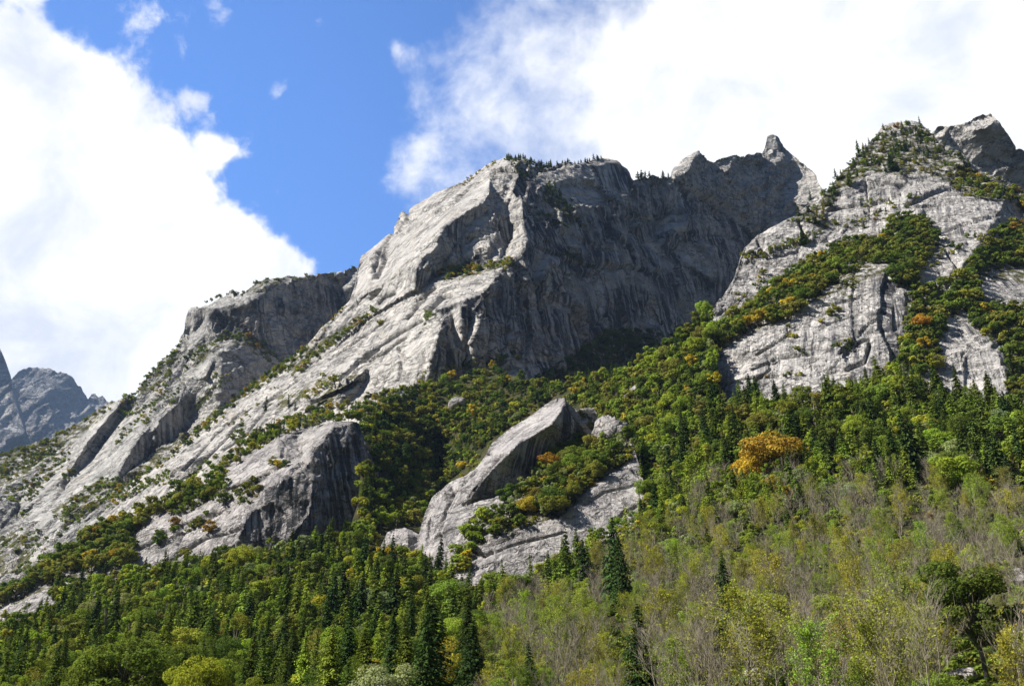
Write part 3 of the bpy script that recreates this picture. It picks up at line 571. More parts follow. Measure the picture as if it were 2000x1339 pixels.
# ------------------------------------------------------------------ lower left block with its overhanging face
t = [(-300, 1270), (-100, 1200), (0, 1165), (60, 1130), (120, 1085), (200, 1030), (300, 985), (380, 955), (415, 940), (440, 905), (470, 880), (500, 858), (520, 846), (545, 842), (560, 836), (600, 838), (640, 824), (690, 821), (700, 828), (708, 850), (722, 885), (740, 920), (765, 955), (790, 985), (810, 1015)]
b_ = [(-300, 1420), (0, 1330), (200, 1240), (350, 1190), (480, 1150), (560, 1120), (710, 1090), (810, 1040)]
F5 = [
 ([(420, 940), (470, 884), (540, 850), (560, 842), (545, 878), (582, 872), (600, 840), (640, 828), (655, 838), (610, 875), (592, 900), (560, 912), (500, 950), (440, 955)], -32, 45, 0.5),
 ([(545, 850), (582, 845), (592, 890), (575, 900), (546, 895)], 62, 86, 0.4),
 ([(440, 955), (500, 930), (540, 915), (545, 922), (500, 948), (470, 965)], 40, 84, 0.5),
 ([(650, 832), (700, 820), (750, 860), (850, 950), (860, 1060), (708, 1095), (600, 1080), (520, 1050), (505, 1000), (512, 960), (592, 912), (622, 868)], 52, 98, 1.1),
 ([(512, 960), (592, 912), (610, 930), (600, 1000), (560, 1050), (515, 1035)], 22, 93, 1.0),
 ([(262, 1045), (330, 1000), (400, 985), (480, 970), (505, 990), (490, 1020), (465, 1060), (360, 1115), (270, 1125)], -24, 58, 0.8),
 ([(480, 1000), (505, 990), (515, 1040), (560, 1060), (540, 1085), (470, 1090), (460, 1060)], 45, 92, 0.7),
 ([(430, 955), (500, 950), (510, 975), (480, 985), (400, 985)], -20, 52, 0.8),
 ([(0, 1190), (60, 1160), (130, 1136), (168, 1140), (100, 1175), (0, 1235)], -22, 52, 0.9), ([(0, 1220), (100, 1180), (170, 1145), (185, 1160), (100, 1200), (0, 1245)], 25, 85, 0.8),
]
CR = [([(270, 1070), (340, 1030), (430, 1000)], 4, 2.5), ([(320, 1100), (400, 1050), (470, 1030)], 4, 2.5), ([(350, 1015), (360, 1040), (345, 1060)], 3, 2.5), ([(440, 960), (520, 925), (560, 905)], 4, 2)]
o = relief('rock_outcrop', t, b_, [(0, 1200, 520), (0, 1165, 590), (250, 1110, 500), (480, 1090, 460), (430, 930, 630), (560, 842, 660), (690, 825, 620), (600, 1050, 480), (300, 990, 640), (-300, 1330, 480), (120, 1090, 640), (700, 1080, 480), (650, 900, 560), (720, 900, 625), (790, 1000, 600)],
           (-16, 46, 0.9), F5, M_BLOCK, cracks=CR, joint=32, amp=0.8, seed=100, jag=1.2, back=0.10,
           soil=[[(-300, 1290), (0, 1165), (120, 1090), (300, 985), (420, 940), (440, 960), (400, 985), (300, 1010), (260, 1050), (260, 1130), (130, 1136), (0, 1190), (-300, 1330)], [(290, 1180), (500, 1100), (560, 1090), (700, 1080), (700, 1120), (300, 1250)]])
props(o, 'square grey outcrop with a flat lit top and a dark overhanging face above the forest', 'rock outcrop', kind='thing')

# ------------------------------------------------------------------ leaning block in the middle
t = [(705, 1120), (722, 1090), (742, 1068), (756, 1040), (772, 1032), (790, 1031), (806, 1036), (818, 1042), (826, 1015), (845, 972), (862, 957), (880, 938), (905, 930), (930, 914), (950, 886), (960, 866), (985, 845), (1010, 830), (1040, 810), (1065, 790), (1092, 776), (1102, 774), (1110, 788), (1130, 800), (1160, 796), (1178, 838), (1212, 836), (1238, 868), (1250, 915), (1258, 945), (1268, 990)]
b_ = [(705, 1170), (800, 1140), (900, 1130), (920, 1175), (1000, 1170), (1100, 1110), (1200, 1060), (1268, 1020)]
F6 = [
 ([(955, 884), (985, 847), (1060, 795), (1102, 775), (1096, 802), (1078, 832), (1042, 850), (1012, 861), (992, 884), (975, 892)], -52, 46, 0.3),
 ([(1102, 776), (1120, 800), (1142, 830), (1152, 872), (1092, 884), (1062, 922), (1002, 956), (950, 968), (913, 978), (924, 950), (950, 926), (976, 891), (993, 886), (1014, 862), (1045, 851), (1080, 833), (1097, 803)], 52, 98, 0.4),
 ([(862, 958), (930, 915), (960, 882), (985, 890), (950, 922), (924, 950), (912, 980), (900, 1062), (830, 1095), (815, 1060), (840, 985)], -32, 58, 0.4),
 ([(866, 962), (892, 938), (888, 965), (872, 985)], 20, 70, 0.4),
 ([(913, 982), (1000, 952), (1006, 962), (982, 988), (920, 1022), (902, 1012)], -22, 46, 0.5),
 ([(915, 1010), (985, 985), (975, 1030), (930, 1060), (900, 1070)], -10, 66, 0.7),
 ([(980, 1002), (1062, 922), (1092, 884), (1150, 860), (1240, 872), (1222, 912), (1150, 960), (1100, 1010), (1000, 1042), (940, 1060)], -10, 36, 0.9),
 ([(918, 1150), (950, 1076), (1000, 1046), (1110, 1010), (1150, 961), (1230, 914), (1258, 945), (1242, 1002), (1180, 1032), (1100, 1072), (1010, 1150)], -10, 69, 0.3),
 ([(740, 1072), (756, 1042), (806, 1036), (812, 1060), (780, 1080), (745, 1095)], -20, 62, 0.6), ([(795, 1040), (818, 1044), (812, 1080), (790, 1080)], 40, 80, 0.5),
 ([(1110, 790), (1160, 798), (1180, 840), (1150, 860), (1130, 830)], 20, 75, 1.0), ([(1180, 842), (1212, 838), (1225, 860), (1180, 875)], -30, 60, 0.8),
]
CR = [([(975, 892), (945, 930), (915, 972)], 3, 2), ([(930, 920), (890, 960), (850, 1040)], 1.6, 2), ([(955, 884), (975, 890), (992, 884)], 2.5, 2.2), ([(905, 985), (930, 975), (990, 960)], 2.5, 2.5), ([(960, 1080), (1000, 1065), (1100, 1040)], 1.2, 2), ([(1140, 985), (1180, 960), (1245, 945)], 1.5, 2), ([(1190, 1030), (1220, 1000), (1250, 985)], 2, 2.5), ([(920, 1070), (945, 1085), (960, 1075)], 3, 3), ([(870, 1000), (860, 1050), (875, 1090)], 1.5, 2), ([(840, 1010), (835, 1060)], 1.5, 2)]
o = relief('leaning_rock', t, b_, [(720, 1120, 395), (830, 1090, 385), (930, 1150, 348), (1000, 1130, 345), (1245, 990, 365), (1235, 918, 390), (1100, 780, 500), (960, 870, 462), (860, 960, 432), (950, 1000, 425), (1180, 850, 485), (1240, 872, 470), (1090, 900, 445), (760, 1050, 415), (1110, 1000, 385)],
           (-20, 60, 0.7), F6, M_BLOCK, cracks=CR, joint=38, amp=0.7, seed=110, jag=0.8, back=0.08,
           soil=[[(985, 1002), (1062, 922), (1092, 884), (1150, 862), (1240, 872), (1222, 908), (1150, 955), (1100, 1005), (1000, 1040), (940, 1065), (900, 1080), (930, 1055)], [(1115, 790), (1240, 865), (1180, 870)]])
props(o, 'huge leaning granite block with a bright tilted top and shaded underside amid the forest', 'rock outcrop', kind='thing')

# ------------------------------------------------------------------ wooded slope
t = [(-900, 1440), (-320, 1330), (-100, 1265), (0, 1230), (100, 1190), (250, 1140), (400, 1115), (500, 1095), (600, 1070), (680, 1040), (700, 980), (706, 830), (720, 800), (760, 785), (830, 755), (900, 735), (960, 722), (1010, 735), (1060, 752), (1110, 748), (1180, 742), (1240, 722), (1300, 692), (1335, 662), (1362, 632), (1378, 615), (1392, 640), (1400, 700), (1410, 775), (1580, 785), (1690, 755), (1745, 720), (1790, 745), (1840, 782), (1900, 790), (2000, 800), (2320, 840), (2950, 900)]
o = relief('wooded_slope', t, [(-900, 1475), (2950, 1470)], [(2950, 1450, 80), (2950, 1200, 175), (2950, 910, 300), (-900, 1460, 170), (-900, 1445, 260), (-300, 1450, 150), (400, 1450, 140), (1000, 1450, 110), (1600, 1450, 84), (2300, 1450, 80), (0, 1339, 270), (500, 1339, 235), (1000, 1339, 180), (1600, 1339, 130), (2000, 1339, 120), (0, 1260, 370), (500, 1220, 320), (1000, 1210, 262), (1600, 1200, 195), (2000, 1200, 185), (2300, 1200, 180), (500, 1100, 445), (250, 1150, 460), (800, 1160, 345), (920, 1155, 366), (1000, 1150, 364), (1100, 1092, 376), (1180, 1046, 388), (1245, 1006, 400), (1600, 1000, 300), (2000, 1000, 268), (1400, 860, 390), (1580, 790, 388), (1745, 725, 405), (1800, 800, 365), (2000, 805, 345), (2300, 850, 320), (1300, 760, 500), (1375, 620, 500), (1335, 665, 520), (1250, 740, 540), (1110, 760, 620), (960, 730, 745), (830, 765, 730), (720, 810, 650), (770, 860, 690), (700, 1030, 455), (770, 1010, 470), (820, 930, 640), (620, 1070, 450), (850, 850, 640), (980, 800, 645), (1100, 790, 600), (100, 1195, 440), (0, 1235, 420), (-300, 1340, 340)],
           None, [([(704, 830), (745, 838), (800, 845), (862, 850), (868, 900), (850, 945), (800, 995), (740, 1030), (706, 1040)], 78, 66, 1.0)], M_GROUND, step=3.5, amp=0.0, seed=120, jag=1.0, back=0.05, backdrop=0.3, shade_smooth=True)
props(o, 'steep forest floor rising from the valley to the foot of the cliffs', 'ground', kind='structure')

# ------------------------------------------------------------------ loose boulders
def boulder(px, py, size, label, flat=0.7, seed=0):
    Y, nm = surf(px, py)
    if Y is None: return
    r = np.random.default_rng(900 + seed); n = 22; m = 14
    th, ph = np.meshgrid(np.linspace(0, 2 * np.pi, n, endpoint=False), np.linspace(0.03, np.pi - 0.03, m))
    D = np.stack([np.cos(th) * np.sin(ph), np.sin(th) * np.sin(ph), np.cos(ph)], -1).reshape(-1, 3)
    pl = r.normal(size=(11, 3)); pl /= np.linalg.norm(pl, axis=1)[:, None]; off = 0.62 + 0.3 * r.random(11)
    rad = np.min(np.where(D @ pl.T > 0.05, off / np.maximum(D @ pl.T, 0.05), 9), axis=1); rad = np.minimum(rad, 1.15) * (1 + 0.10 * fbm(D * 2.5, 4, seed))
    V = D * rad[:, None] * np.array([size, size * 0.8, size * flat])
    F = np.array([(j * n + i, (j + 1) * n + i, (j + 1) * n + (i + 1) % n, j * n + (i + 1) % n) for j in range(m - 1) for i in range(n)])
    P = point(px, py, Y)
    o = mesh_obj('boulder', V, F, M_BLOCK, attrs={'rough': ('POINT', 'FLOAT', np.full(len(V), 0.8)), 'streak': ('POINT', 'FLOAT', V[:, 0])})
    o.location = [float(t_) for t_ in P + np.array([0, 0, size * flat * 0.35])]; o.rotation_euler = (r.normal() * 0.2, r.normal() * 0.2, r.random() * 6)
    props(o, label, 'boulder', 'pale boulders showing through the woods')
for k, (px, py, sz, lb, fl_) in enumerate([
 (1236, 776, 9.0, 'flat pale boulder among trees on the rise beside the pale cliff', 0.6), (1190, 858, 10.0, 'pale broken boulder just above the leaning rock ledge', 0.9), (1215, 850, 6.0, 'small pale boulder beside the broken one above the leaning rock ledge', 0.8),
 (392, 1138, 6.5, 'grey slab-like boulder in the forest under the outcrop', 0.7), (893, 800, 9.0, 'pale rock in the gully under the great wall', 0.8),
 (1980, 1145, 4.0, 'pale boulder at the photo edge in the bare wood', 0.7), (1485, 1332, 2.6, 'pale boulder at the very bottom of the bare wood', 0.6), (1885, 1325, 2.2, 'pale boulder under the tall leafy tree, lowest of the wood', 0.6), (1800, 1315, 1.8, 'small white boulder at the foot of the bare wood', 0.6), (1880, 1215, 3.4, 'grey boulder under the tall leafy tree of the bare wood', 0.9), (1690, 1200, 2.4, 'pale boulder beside the small orange tree', 0.7), (1480, 1198, 2.0, 'small pale boulder in the middle of the bare wood', 0.6), (1815, 1275, 2.6, 'grey boulder leaning in the bare wood under the leafy tree', 1.0), (1300, 1262, 2.2, 'small pale boulder beside the lone dark spruce', 0.6)]):
    boulder(px, py, sz, lb, fl_, k)

# ------------------------------------------------------------------ unseen valley side behind the camera, added to block sky light
def far_side_blocker():
    xs = np.linspace(-6000, 6000, 61); ys = np.array([-350, -600, -1000, -1500, -2100, -2600, -3200]); zs = np.array([-5, 160, 480, 900, 1300, 1500, 1350])
    GX, GY = np.meshgrid(xs, ys); Z = np.repeat(zs[:, None], len(xs), 1).astype(float)
    p = np.c_[GX.ravel() / 700, GY.ravel() / 700, np.zeros(GX.size)]
    Z = Z * (1 + 0.45 * fbm(p, 4, 200).reshape(Z.shape)); n = len(xs)
    F = np.array([(j * n + i, j * n + i + 1, (j + 1) * n + i + 1, (j + 1) * n + i) for j in range(len(ys) - 1) for i in range(n - 1)])
    o = mesh_obj('valley_side_blocker', np.c_[GX.ravel(), GY.ravel(), Z.ravel()], F, M_GROUND, loc=(0, -350, 0))
    props(o, 'unseen opposite side of the valley behind the viewer, added to block sky light', 'mountain', kind='structure')
far_side_blocker()

# ------------------------------------------------------------------ plant materials
def leaf_mat(name, src, trans=0.32):
    m = new_mat(name); nt = m.node_tree
    out = N(nt, 'ShaderNodeOutputMaterial'); d = N(nt, 'ShaderNodeBsdfDiffuse'); tr = N(nt, 'ShaderNodeBsdfTranslucent'); mx = N(nt, 'ShaderNodeMixShader')
    col = N(nt, 'ShaderNodeObjectInfo').outputs['Color'] if src == 'object' else attr(nt, 'tint').outputs['Color']
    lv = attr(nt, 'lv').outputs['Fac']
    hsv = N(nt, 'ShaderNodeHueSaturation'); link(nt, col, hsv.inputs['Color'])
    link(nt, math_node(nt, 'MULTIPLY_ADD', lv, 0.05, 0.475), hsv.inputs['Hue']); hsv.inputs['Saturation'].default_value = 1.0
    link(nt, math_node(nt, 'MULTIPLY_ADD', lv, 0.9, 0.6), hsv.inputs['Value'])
    link(nt, hsv.outputs[0], d.inputs[0]); link(nt, mixc(nt, 1.0, hsv.outputs[0], (1.1, 1.15, 0.6), 'MULTIPLY'), tr.inputs[0])
    mx.inputs[0].default_value = trans; link(nt, d.outputs[0], mx.inputs[1]); link(nt, tr.outputs[0], mx.inputs[2]); link(nt, mx.outputs[0], out.inputs[0]); return m
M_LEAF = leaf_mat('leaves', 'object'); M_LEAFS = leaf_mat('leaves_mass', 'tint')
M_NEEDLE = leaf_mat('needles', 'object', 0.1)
def bark_mat(name, a, b_):
    m = new_mat(name); nt = m.node_tree; out = N(nt, 'ShaderNodeOutputMaterial'); d = N(nt, 'ShaderNodeBsdfDiffuse')
    t_ = N(nt, 'ShaderNodeTexCoord').outputs['Object']; mp = N(nt, 'ShaderNodeMapping'); mp.inputs['Scale'].default_value = (6, 6, 1.2); link(nt, t_, mp.inputs[0])
    link(nt, mixc(nt, noise(nt, mp.outputs[0], 1.0, 5, 0.6).outputs['Fac'], a, b_), d.inputs[0]); link(nt, d.outputs[0], out.inputs[0]); return m
M_BARK = bark_mat('bark', (0.06, 0.05, 0.04), (0.20, 0.18, 0.15)); M_TWIG = bark_mat('pale_bark', (0.17, 0.145, 0.105), (0.38, 0.335, 0.265))

# ------------------------------------------------------------------ plant meshes
def unit(v): return v / np.maximum(np.linalg.norm(v, axis=-1, keepdims=True), 1e-9)
def cards(c, nrm_, w_, l_, r, up=None):
    """leaf-sized quads at c with normal nrm_; w_, l_ half sizes"""
    t = unit(np.cross(nrm_, r.normal(size=c.shape) if up is None else up)); b = np.cross(nrm_, t)
    w_ = np.asarray(w_)[:, None]; l_ = np.asarray(l_)[:, None]
    V = np.stack([c - t * l_, c - b * w_ * 0.9 + t * l_ * 0.15, c + t * l_, c + b * w_ * 0.9 - t * l_ * 0.15], 1)
    return V.reshape(-1, 3), np.arange(len(c) * 4).reshape(-1, 4)
def tube(path, rad, n=5):
    path = np.asarray(path, float); k = len(path); tg = unit(np.gradient(path, axis=0)); ref = np.where(np.abs(tg[:, 2:3]) > 0.9, [[1.0, 0, 0]], [[0, 0, 1.0]])
    a = unit(np.cross(tg, ref)); b = np.cross(tg, a); th = np.linspace(0, 2 * np.pi, n, endpoint=False)
    V = (path[:, None] + (a[:, None] * np.cos(th)[None, :, None] + b[:, None] * np.sin(th)[None, :, None]) * np.asarray(rad)[:, None, None]).reshape(-1, 3)
    F = [(i * n + j, i * n + (j + 1) % n, (i + 1) * n + (j + 1) % n, (i + 1) * n + j) for i in range(k - 1) for j in range(n)]
    return V, np.array(F)
class MB:
    def __init__(s): s.V = []; s.F = []; s.M = []; s.L = []; s.n = 0
    def add(s, V, F, m=0, lv=None):
        s.V.append(V); s.F.append(F + s.n); s.n += len(V); s.M.append(np.full(len(F), m)); s.L.append(np.full(len(F), 0.5) if lv is None else lv)
    def arrays(s): return np.concatenate(s.V), np.concatenate(s.F), np.concatenate(s.M), np.concatenate(s.L)
    def mesh(s, name, mats):
        V, F, M, L = s.arrays(); return mesh_obj(name, V, F, mats, fm=M, attrs={'lv': ('FACE', 'FLOAT', L)}, lnk=False)
def spruce_parts(seed, H=20.0, Rm=3.3, whorls=30, per=9, spr=5, ragged=0.25, spray=1.0):
    r = np.random.default_rng(seed); tk = MB(); cr = MB()
    tk.add(*tube([(0, 0, -1.0), (0, 0, H * 0.3), (0.1, 0, H * 0.7), (0.1, 0.05, H)], [0.34, 0.25, 0.13, 0.02], 6))
    cs, ns, ws, ls, lv, ups = [], [], [], [], [], []
    for k in range(whorls):
        f = (k + r.random() * 0.7) / whorls; z = H * (0.06 + 0.935 * f)
        rr = Rm * (1 - f) ** 0.8 * (0.55 + 0.45 * min(1, f * 8)) + 0.12
        for q in range(max(4, int(per * (1 - 0.45 * f)))):
            a = r.random() * 6.283; ln = rr * (1 - ragged * r.random() * 1.6 + ragged * 0.5); d = np.array([math.cos(a), math.sin(a), 0]); side = np.array([-d[1], d[0], 0]); b_lv = r.random()
            for u in np.linspace(0.25, 1.0, spr):
                u2 = u + r.normal() * 0.05; drop = -0.38 * ln * u2 ** 1.4 + 0.10 * ln * max(0, u2 - 0.75)
                c = d * ln * u2 + np.array([0, 0, z + drop]) + side * r.normal() * 0.16 * ln * u2 ** 0.5
                cs.append(c); n_ = d * 0.35 + np.array([0, 0, 0.75]) + r.normal(size=3) * 0.38; ns.append(n_)
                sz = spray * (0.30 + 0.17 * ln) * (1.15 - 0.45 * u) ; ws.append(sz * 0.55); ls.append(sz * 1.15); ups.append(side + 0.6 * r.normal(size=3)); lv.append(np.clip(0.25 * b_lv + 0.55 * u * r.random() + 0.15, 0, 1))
    V, F = cards(np.array(cs), unit(np.array(ns)), ws, ls, r, up=np.array(ups)); cr.add(V, F, 0, np.array(lv)); return tk, cr
def leafy_parts(seed, H=12.0, W=9.0, leaves=2600, size=0.42, lobes=13, bole=0.22, gaps=0.12, tall=1.0, stems=1, core=0.25):
    r = np.random.default_rng(seed); tk = MB(); cr = MB()
    zb = H * bole; cz = zb + (H - zb) * 0.5; hz = (H - zb) * 0.5
    C0 = []
    for k in range(lobes):
        th = 2.39996 * k + r.random(); u = (k + 0.5) / lobes; zz = -0.75 + 1.6 * u; rad = math.sqrt(max(0.03, 1 - min(1, abs(zz)) ** 2)) * (0.55 + 0.25 * r.random())
        C0.append((rad * math.cos(th) * W / 2, rad * math.sin(th) * W / 2, cz + zz * hz * 0.72))
    C0 = np.array(C0); C0 = C0 + r.normal(size=C0.shape) * np.array([0.07 * W, 0.07 * W, 0.05 * H]); rl = (0.20 + 0.20 * r.random(lobes)) * W / 2 * 1.15; rz = rl * (0.5 + 0.3 * r.random(lobes)) * tall
    for s_ in range(stems):
        bx = r.normal(size=2) * (0.0 if stems == 1 else W * 0.12)
        top = np.array([bx[0] * 1.8, bx[1] * 1.8, cz + hz * 0.5])
        tk.add(*tube([(bx[0], bx[1], -1.0), (bx[0] * 1.1, bx[1] * 1.1, zb), (top[0] * 0.7, top[1] * 0.7, cz), top], [0.018 * H + 0.05, 0.014 * H + 0.04, 0.010 * H, 0.03], 6))
    for k in range(0, lobes):
        st = np.array([0, 0, zb + (C0[k][2] - zb) * 0.35]); e_ = C0[k]; m_ = (st + e_) / 2 + np.array([0, 0, 0.06 * H * r.random()])
        tk.add(*tube([st, m_, e_], [0.007 * H + 0.03, 0.005 * H + 0.02, 0.02], 4))
    pk = rl ** 2; li = r.choice(lobes, leaves, p=pk / pk.sum())
    d = unit(r.normal(size=(leaves, 3))); rad = np.where(r.random(leaves) < core, r.random(leaves) ** 0.5, 0.86 + 0.2 * r.random(leaves))
    c = C0[li] + d * np.stack([rl[li], rl[li], rz[li]], 1) * rad[:, None]
    # clump gaps
    g_ = perlin(c / (0.09 * W) + seed * 3.1, seed); keep = g_ > (-0.42 + gaps); c = c[keep]; d = d[keep]; li = li[keep]; rad = rad[keep]
    axis = unit(c - np.array([0, 0, cz - 0.3 * hz]))
    n_ = unit(0.75 * d + 0.4 * axis + 0.62 * r.normal(size=c.shape) + np.array([0, 0, 0.35]))
    sz = size * (0.65 + 0.7 * r.random(len(c)))
    lob = r.random(lobes)
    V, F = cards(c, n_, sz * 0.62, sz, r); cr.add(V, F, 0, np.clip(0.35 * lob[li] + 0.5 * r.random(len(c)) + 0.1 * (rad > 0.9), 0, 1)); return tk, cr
def bare_parts(seed, H=13.0, W=4.0, limbs=16, twigs=9, fine=1.0, leaves=0):
    r = np.random.default_rng(seed); tk = MB(); cr = MB(); lf = MB()
    ln = r.normal(size=2) * 0.05 * H; bend = r.normal(size=2) * 0.03 * H
    def tp(f): return np.array([ln[0] * f + bend[0] * math.sin(3 * f), ln[1] * f + bend[1] * math.sin(3 * f), H * f])
    fs = np.linspace(-0.06, 1, 8); tk.add(*tube([tp(f) for f in fs], [max(0.02, 0.0105 * H * (1 - 0.93 * max(f, 0))) for f in fs], 5))
    ends = []
    for k in range(limbs):
        f = 0.16 + 0.8 * (k + r.random()) / limbs; a = r.random() * 6.283; L_ = W * (0.35 + 0.5 * r.random()) * (1.15 - 0.75 * f) * 1.5; el = 0.75 + 0.45 * r.random()
        st = tp(f); d = np.array([math.cos(a) * math.cos(el), math.sin(a) * math.cos(el), math.sin(el)]); md = st + d * L_ * 0.5 + r.normal(size=3) * 0.06 * L_; en = st + d * L_ + np.array([0, 0, 0.16 * L_])
        cr.add(*tube([st, md, en], [0.045, 0.03, 0.012], 3), 0)
        for q in range(twigs):
            u = 0.25 + 0.75 * r.random(); s0 = st + (en - st) * u; dd = unit(d + r.normal(size=3) * 0.45 + np.array([0, 0, 0.45])); tl = (0.35 + 0.55 * r.random()) * L_ * 0.6 + 0.25
            e2 = s0 + dd * tl; b_ = unit(np.cross(dd, r.normal(size=3))) * 0.021 * fine
            cr.add(np.stack([s0 - b_, s0 + b_, e2 + b_ * 0.4, e2 - b_ * 0.4]), np.array([[0, 1, 2, 3]]), 0); ends.append(e2); ends.append((s0 + e2) / 2)
            for z_ in range(2):
                s3 = s0 + (e2 - s0) * (0.3 + 0.6 * r.random()); d3 = unit(dd + r.normal(size=3) * 0.6 + np.array([0, 0, 0.3])); e3 = s3 + d3 * tl * 0.55; b3 = unit(np.cross(d3, r.normal(size=3))) * 0.014 * fine
                cr.add(np.stack([s3 - b3, s3 + b3, e3 + b3 * 0.4, e3 - b3 * 0.4]), np.array([[0, 1, 2, 3]]), 0); ends.append(e3)
    if leaves:
        c = np.array(ends)[r.integers(0, len(ends), leaves)] + r.normal(size=(leaves, 3)) * 0.22
        V, F = cards(c, unit(r.normal(size=c.shape) + np.array([0, 0, 0.4])), 0.06 + 0.05 * r.random(leaves), 0.09 + 0.08 * r.random(leaves), r); lf.add(V, F, 0, r.random(leaves))
    return tk, cr, (lf if leaves else None)
def low(parts):
    """trunk and crown of a small tree in one mesh: trunk faces get material 0, crown 1"""
    m = MB()
    V, F, M_, L = parts[0].arrays(); m.add(V, F, 0, L); V, F, M_, L = parts[1].arrays(); m.add(V, F, 1, L)
    if len(parts) > 2 and parts[2] is not None: V, F, M_, L = parts[2].arrays(); m.add(V, F, 2, L)
    return m
# kind -> list of (reference height, parts)
KIND = {
 'spruce': [(20.0, spruce_parts(300 + k, Rm=[4.0, 4.6, 3.6, 4.3][k], ragged=[0.25, 0.3, 0.2, 0.35][k], per=12, whorls=32, spr=6)) for k in range(4)],
 'larch': [(18.0, spruce_parts(330 + k, H=18.0, Rm=[4.0, 3.6, 4.4][k], whorls=28, per=13, spr=6, ragged=0.35, spray=0.8)) for k in range(3)],
 'pine': [(10.0, spruce_parts(350 + k, H=10.0, Rm=[2.3, 2.8, 2.0][k], whorls=15, per=9, spr=5, ragged=0.6, spray=0.95)) for k in range(3)],
 'broadleaf': [(12.0, leafy_parts(400 + k, W=[9.5, 10.5, 8.2, 9.0, 11.5][k], leaves=[5600, 6200, 4800, 5600, 7000][k], size=0.29, lobes=[17, 20, 14, 16, 24][k])) for k in range(5)],
 'birch': [(14.0, leafy_parts(430 + k, H=14, W=[5.6, 6.4, 5.0][k], leaves=[3400, 3900, 3000][k], size=0.25, lobes=[13, 15, 11][k], bole=0.16, gaps=0.28, tall=1.35, core=0.4)) for k in range(3)],
 'shrub': [(3.0, leafy_parts(460 + k, H=3.0, W=[4.4, 3.6, 5.0][k], leaves=[900, 760, 980][k], size=0.22, lobes=[9, 7, 11][k], bole=0.04, gaps=0.1, stems=3)) for k in range(3)],
 'bare': [(13.0, bare_parts(480 + k, W=[4.6, 5.4, 6.2, 4.2, 7.0][k], limbs=[18, 20, 22, 16, 24][k], twigs=13)) for k in range(5)],
 'sparse': [(13.0, bare_parts(500 + k, W=[5.2, 6.4, 4.6][k], limbs=18, twigs=11, leaves=[3600, 4400, 3000][k])) for k in range(3)],
 'thicket': [(2.4, leafy_parts(540 + k, H=2.4, W=4.6, leaves=110, size=0.5, lobes=6, bole=0.02, gaps=0.0)) for k in range(3)],
}
# the same kinds with finer leaves, for the trees nearest the viewer
NEAR = {
 'spruce': [(20.0, spruce_parts(700 + k, Rm=[4.2, 4.8][k], whorls=52, per=17, spr=10, ragged=0.4, spray=0.5)) for k in range(2)],
 'larch': [(18.0, spruce_parts(710 + k, H=18.0, Rm=4.0, whorls=44, per=16, spr=9, ragged=0.4, spray=0.5)) for k in range(2)],
 'broadleaf': [(12.0, leafy_parts(720 + k, W=[9.0, 10.5][k], leaves=[17000, 19000][k], size=0.165, lobes=[20, 26][k], gaps=0.2)) for k in range(2)],
 'birch': [(14.0, leafy_parts(730 + k, H=14, W=[6.0, 7.0][k], leaves=[10000, 11000][k], size=0.14, lobes=[16, 19][k], bole=0.16, gaps=0.34, tall=1.3, core=0.5)) for k in range(2)],
}
LOWP = {
 'spruce': [(20.0, spruce_parts(600 + k, whorls=15, per=7, spr=3, spray=1.6)) for k in range(3)],
 'larch': [(18.0, spruce_parts(610 + k, H=18, Rm=3.3, whorls=13, per=7, spr=3, spray=1.5)) for k in range(2)],
 'pine': [(10.0, spruce_parts(620 + k, H=10.0, Rm=[2.4, 2.9][k], whorls=10, per=7, spr=4, ragged=0.6, spray=1.35)) for k in range(2)],
 'broadleaf': [(12.0, leafy_parts(630 + k, W=9.5, leaves=620, size=0.8, lobes=12)) for k in range(4)],
 'birch': [(14.0, leafy_parts(640 + k, H=14, W=5.6, leaves=420, size=0.66, lobes=11, bole=0.14, gaps=0.25, tall=1.35)) for k in range(2)],
 'shrub': [(3.0, leafy_parts(650 + k, H=3.0, W=4.2, leaves=230, size=0.42, lobes=7, bole=0.04, stems=2)) for k in range(3)],
 'bare': [(13.0, bare_parts(660 + k, W=4.0, limbs=12, twigs=6, fine=1.6)) for k in range(3)],
 'sparse': [(13.0, bare_parts(670 + k, W=4.6, limbs=12, twigs=6, fine=1.6, leaves=420)) for k in range(2)],
}
CROWN = {'spruce': 'crown', 'larch': 'crown', 'pine': 'crown', 'broadleaf': 'crown', 'birch': 'crown', 'shrub': 'foliage', 'bare': 'branches', 'sparse': 'branches'}
NAME = {'spruce': 'spruce_tree', 'larch': 'larch_tree', 'pine': 'pine_tree', 'broadleaf': 'broadleaf_tree', 'birch': 'birch_tree', 'shrub': 'shrub', 'bare': 'bare_tree', 'sparse': 'thin_leaved_tree'}
WORD = {'spruce': 'spruce', 'larch': 'larch', 'pine': 'pine', 'broadleaf': 'broadleaf tree', 'birch': 'birch', 'shrub': 'shrub', 'bare': 'leafless tree', 'sparse': 'thinly leaved tree'}
MATS = {k: ((M_TWIG if k in ('bare', 'sparse', 'birch') else M_BARK), (M_TWIG if k in ('bare', 'sparse') else (M_NEEDLE if k in ('spruce', 'larch', 'pine') else M_LEAF)), M_LEAF) for k in NAME}
PARTM = {}; ONEM = {}; NEARM = {}
for k, vs_ in NEAR.items():
    NEARM[k] = [(h, p[0].mesh(NAME[k] + '_trunk', MATS[k][0]), p[1].mesh(NAME[k] + '_crown', MATS[k][1]), None) for h, p in vs_]
for k, vs_ in KIND.items():
    if k == 'thicket': continue
    PARTM[k] = [(h, p[0].mesh(NAME[k] + '_trunk', MATS[k][0]), p[1].mesh(NAME[k] + '_' + CROWN[k], MATS[k][1]), p[2].mesh(NAME[k] + '_leaves', M_LEAF) if len(p) > 2 and p[2] else None) for h, p in vs_]
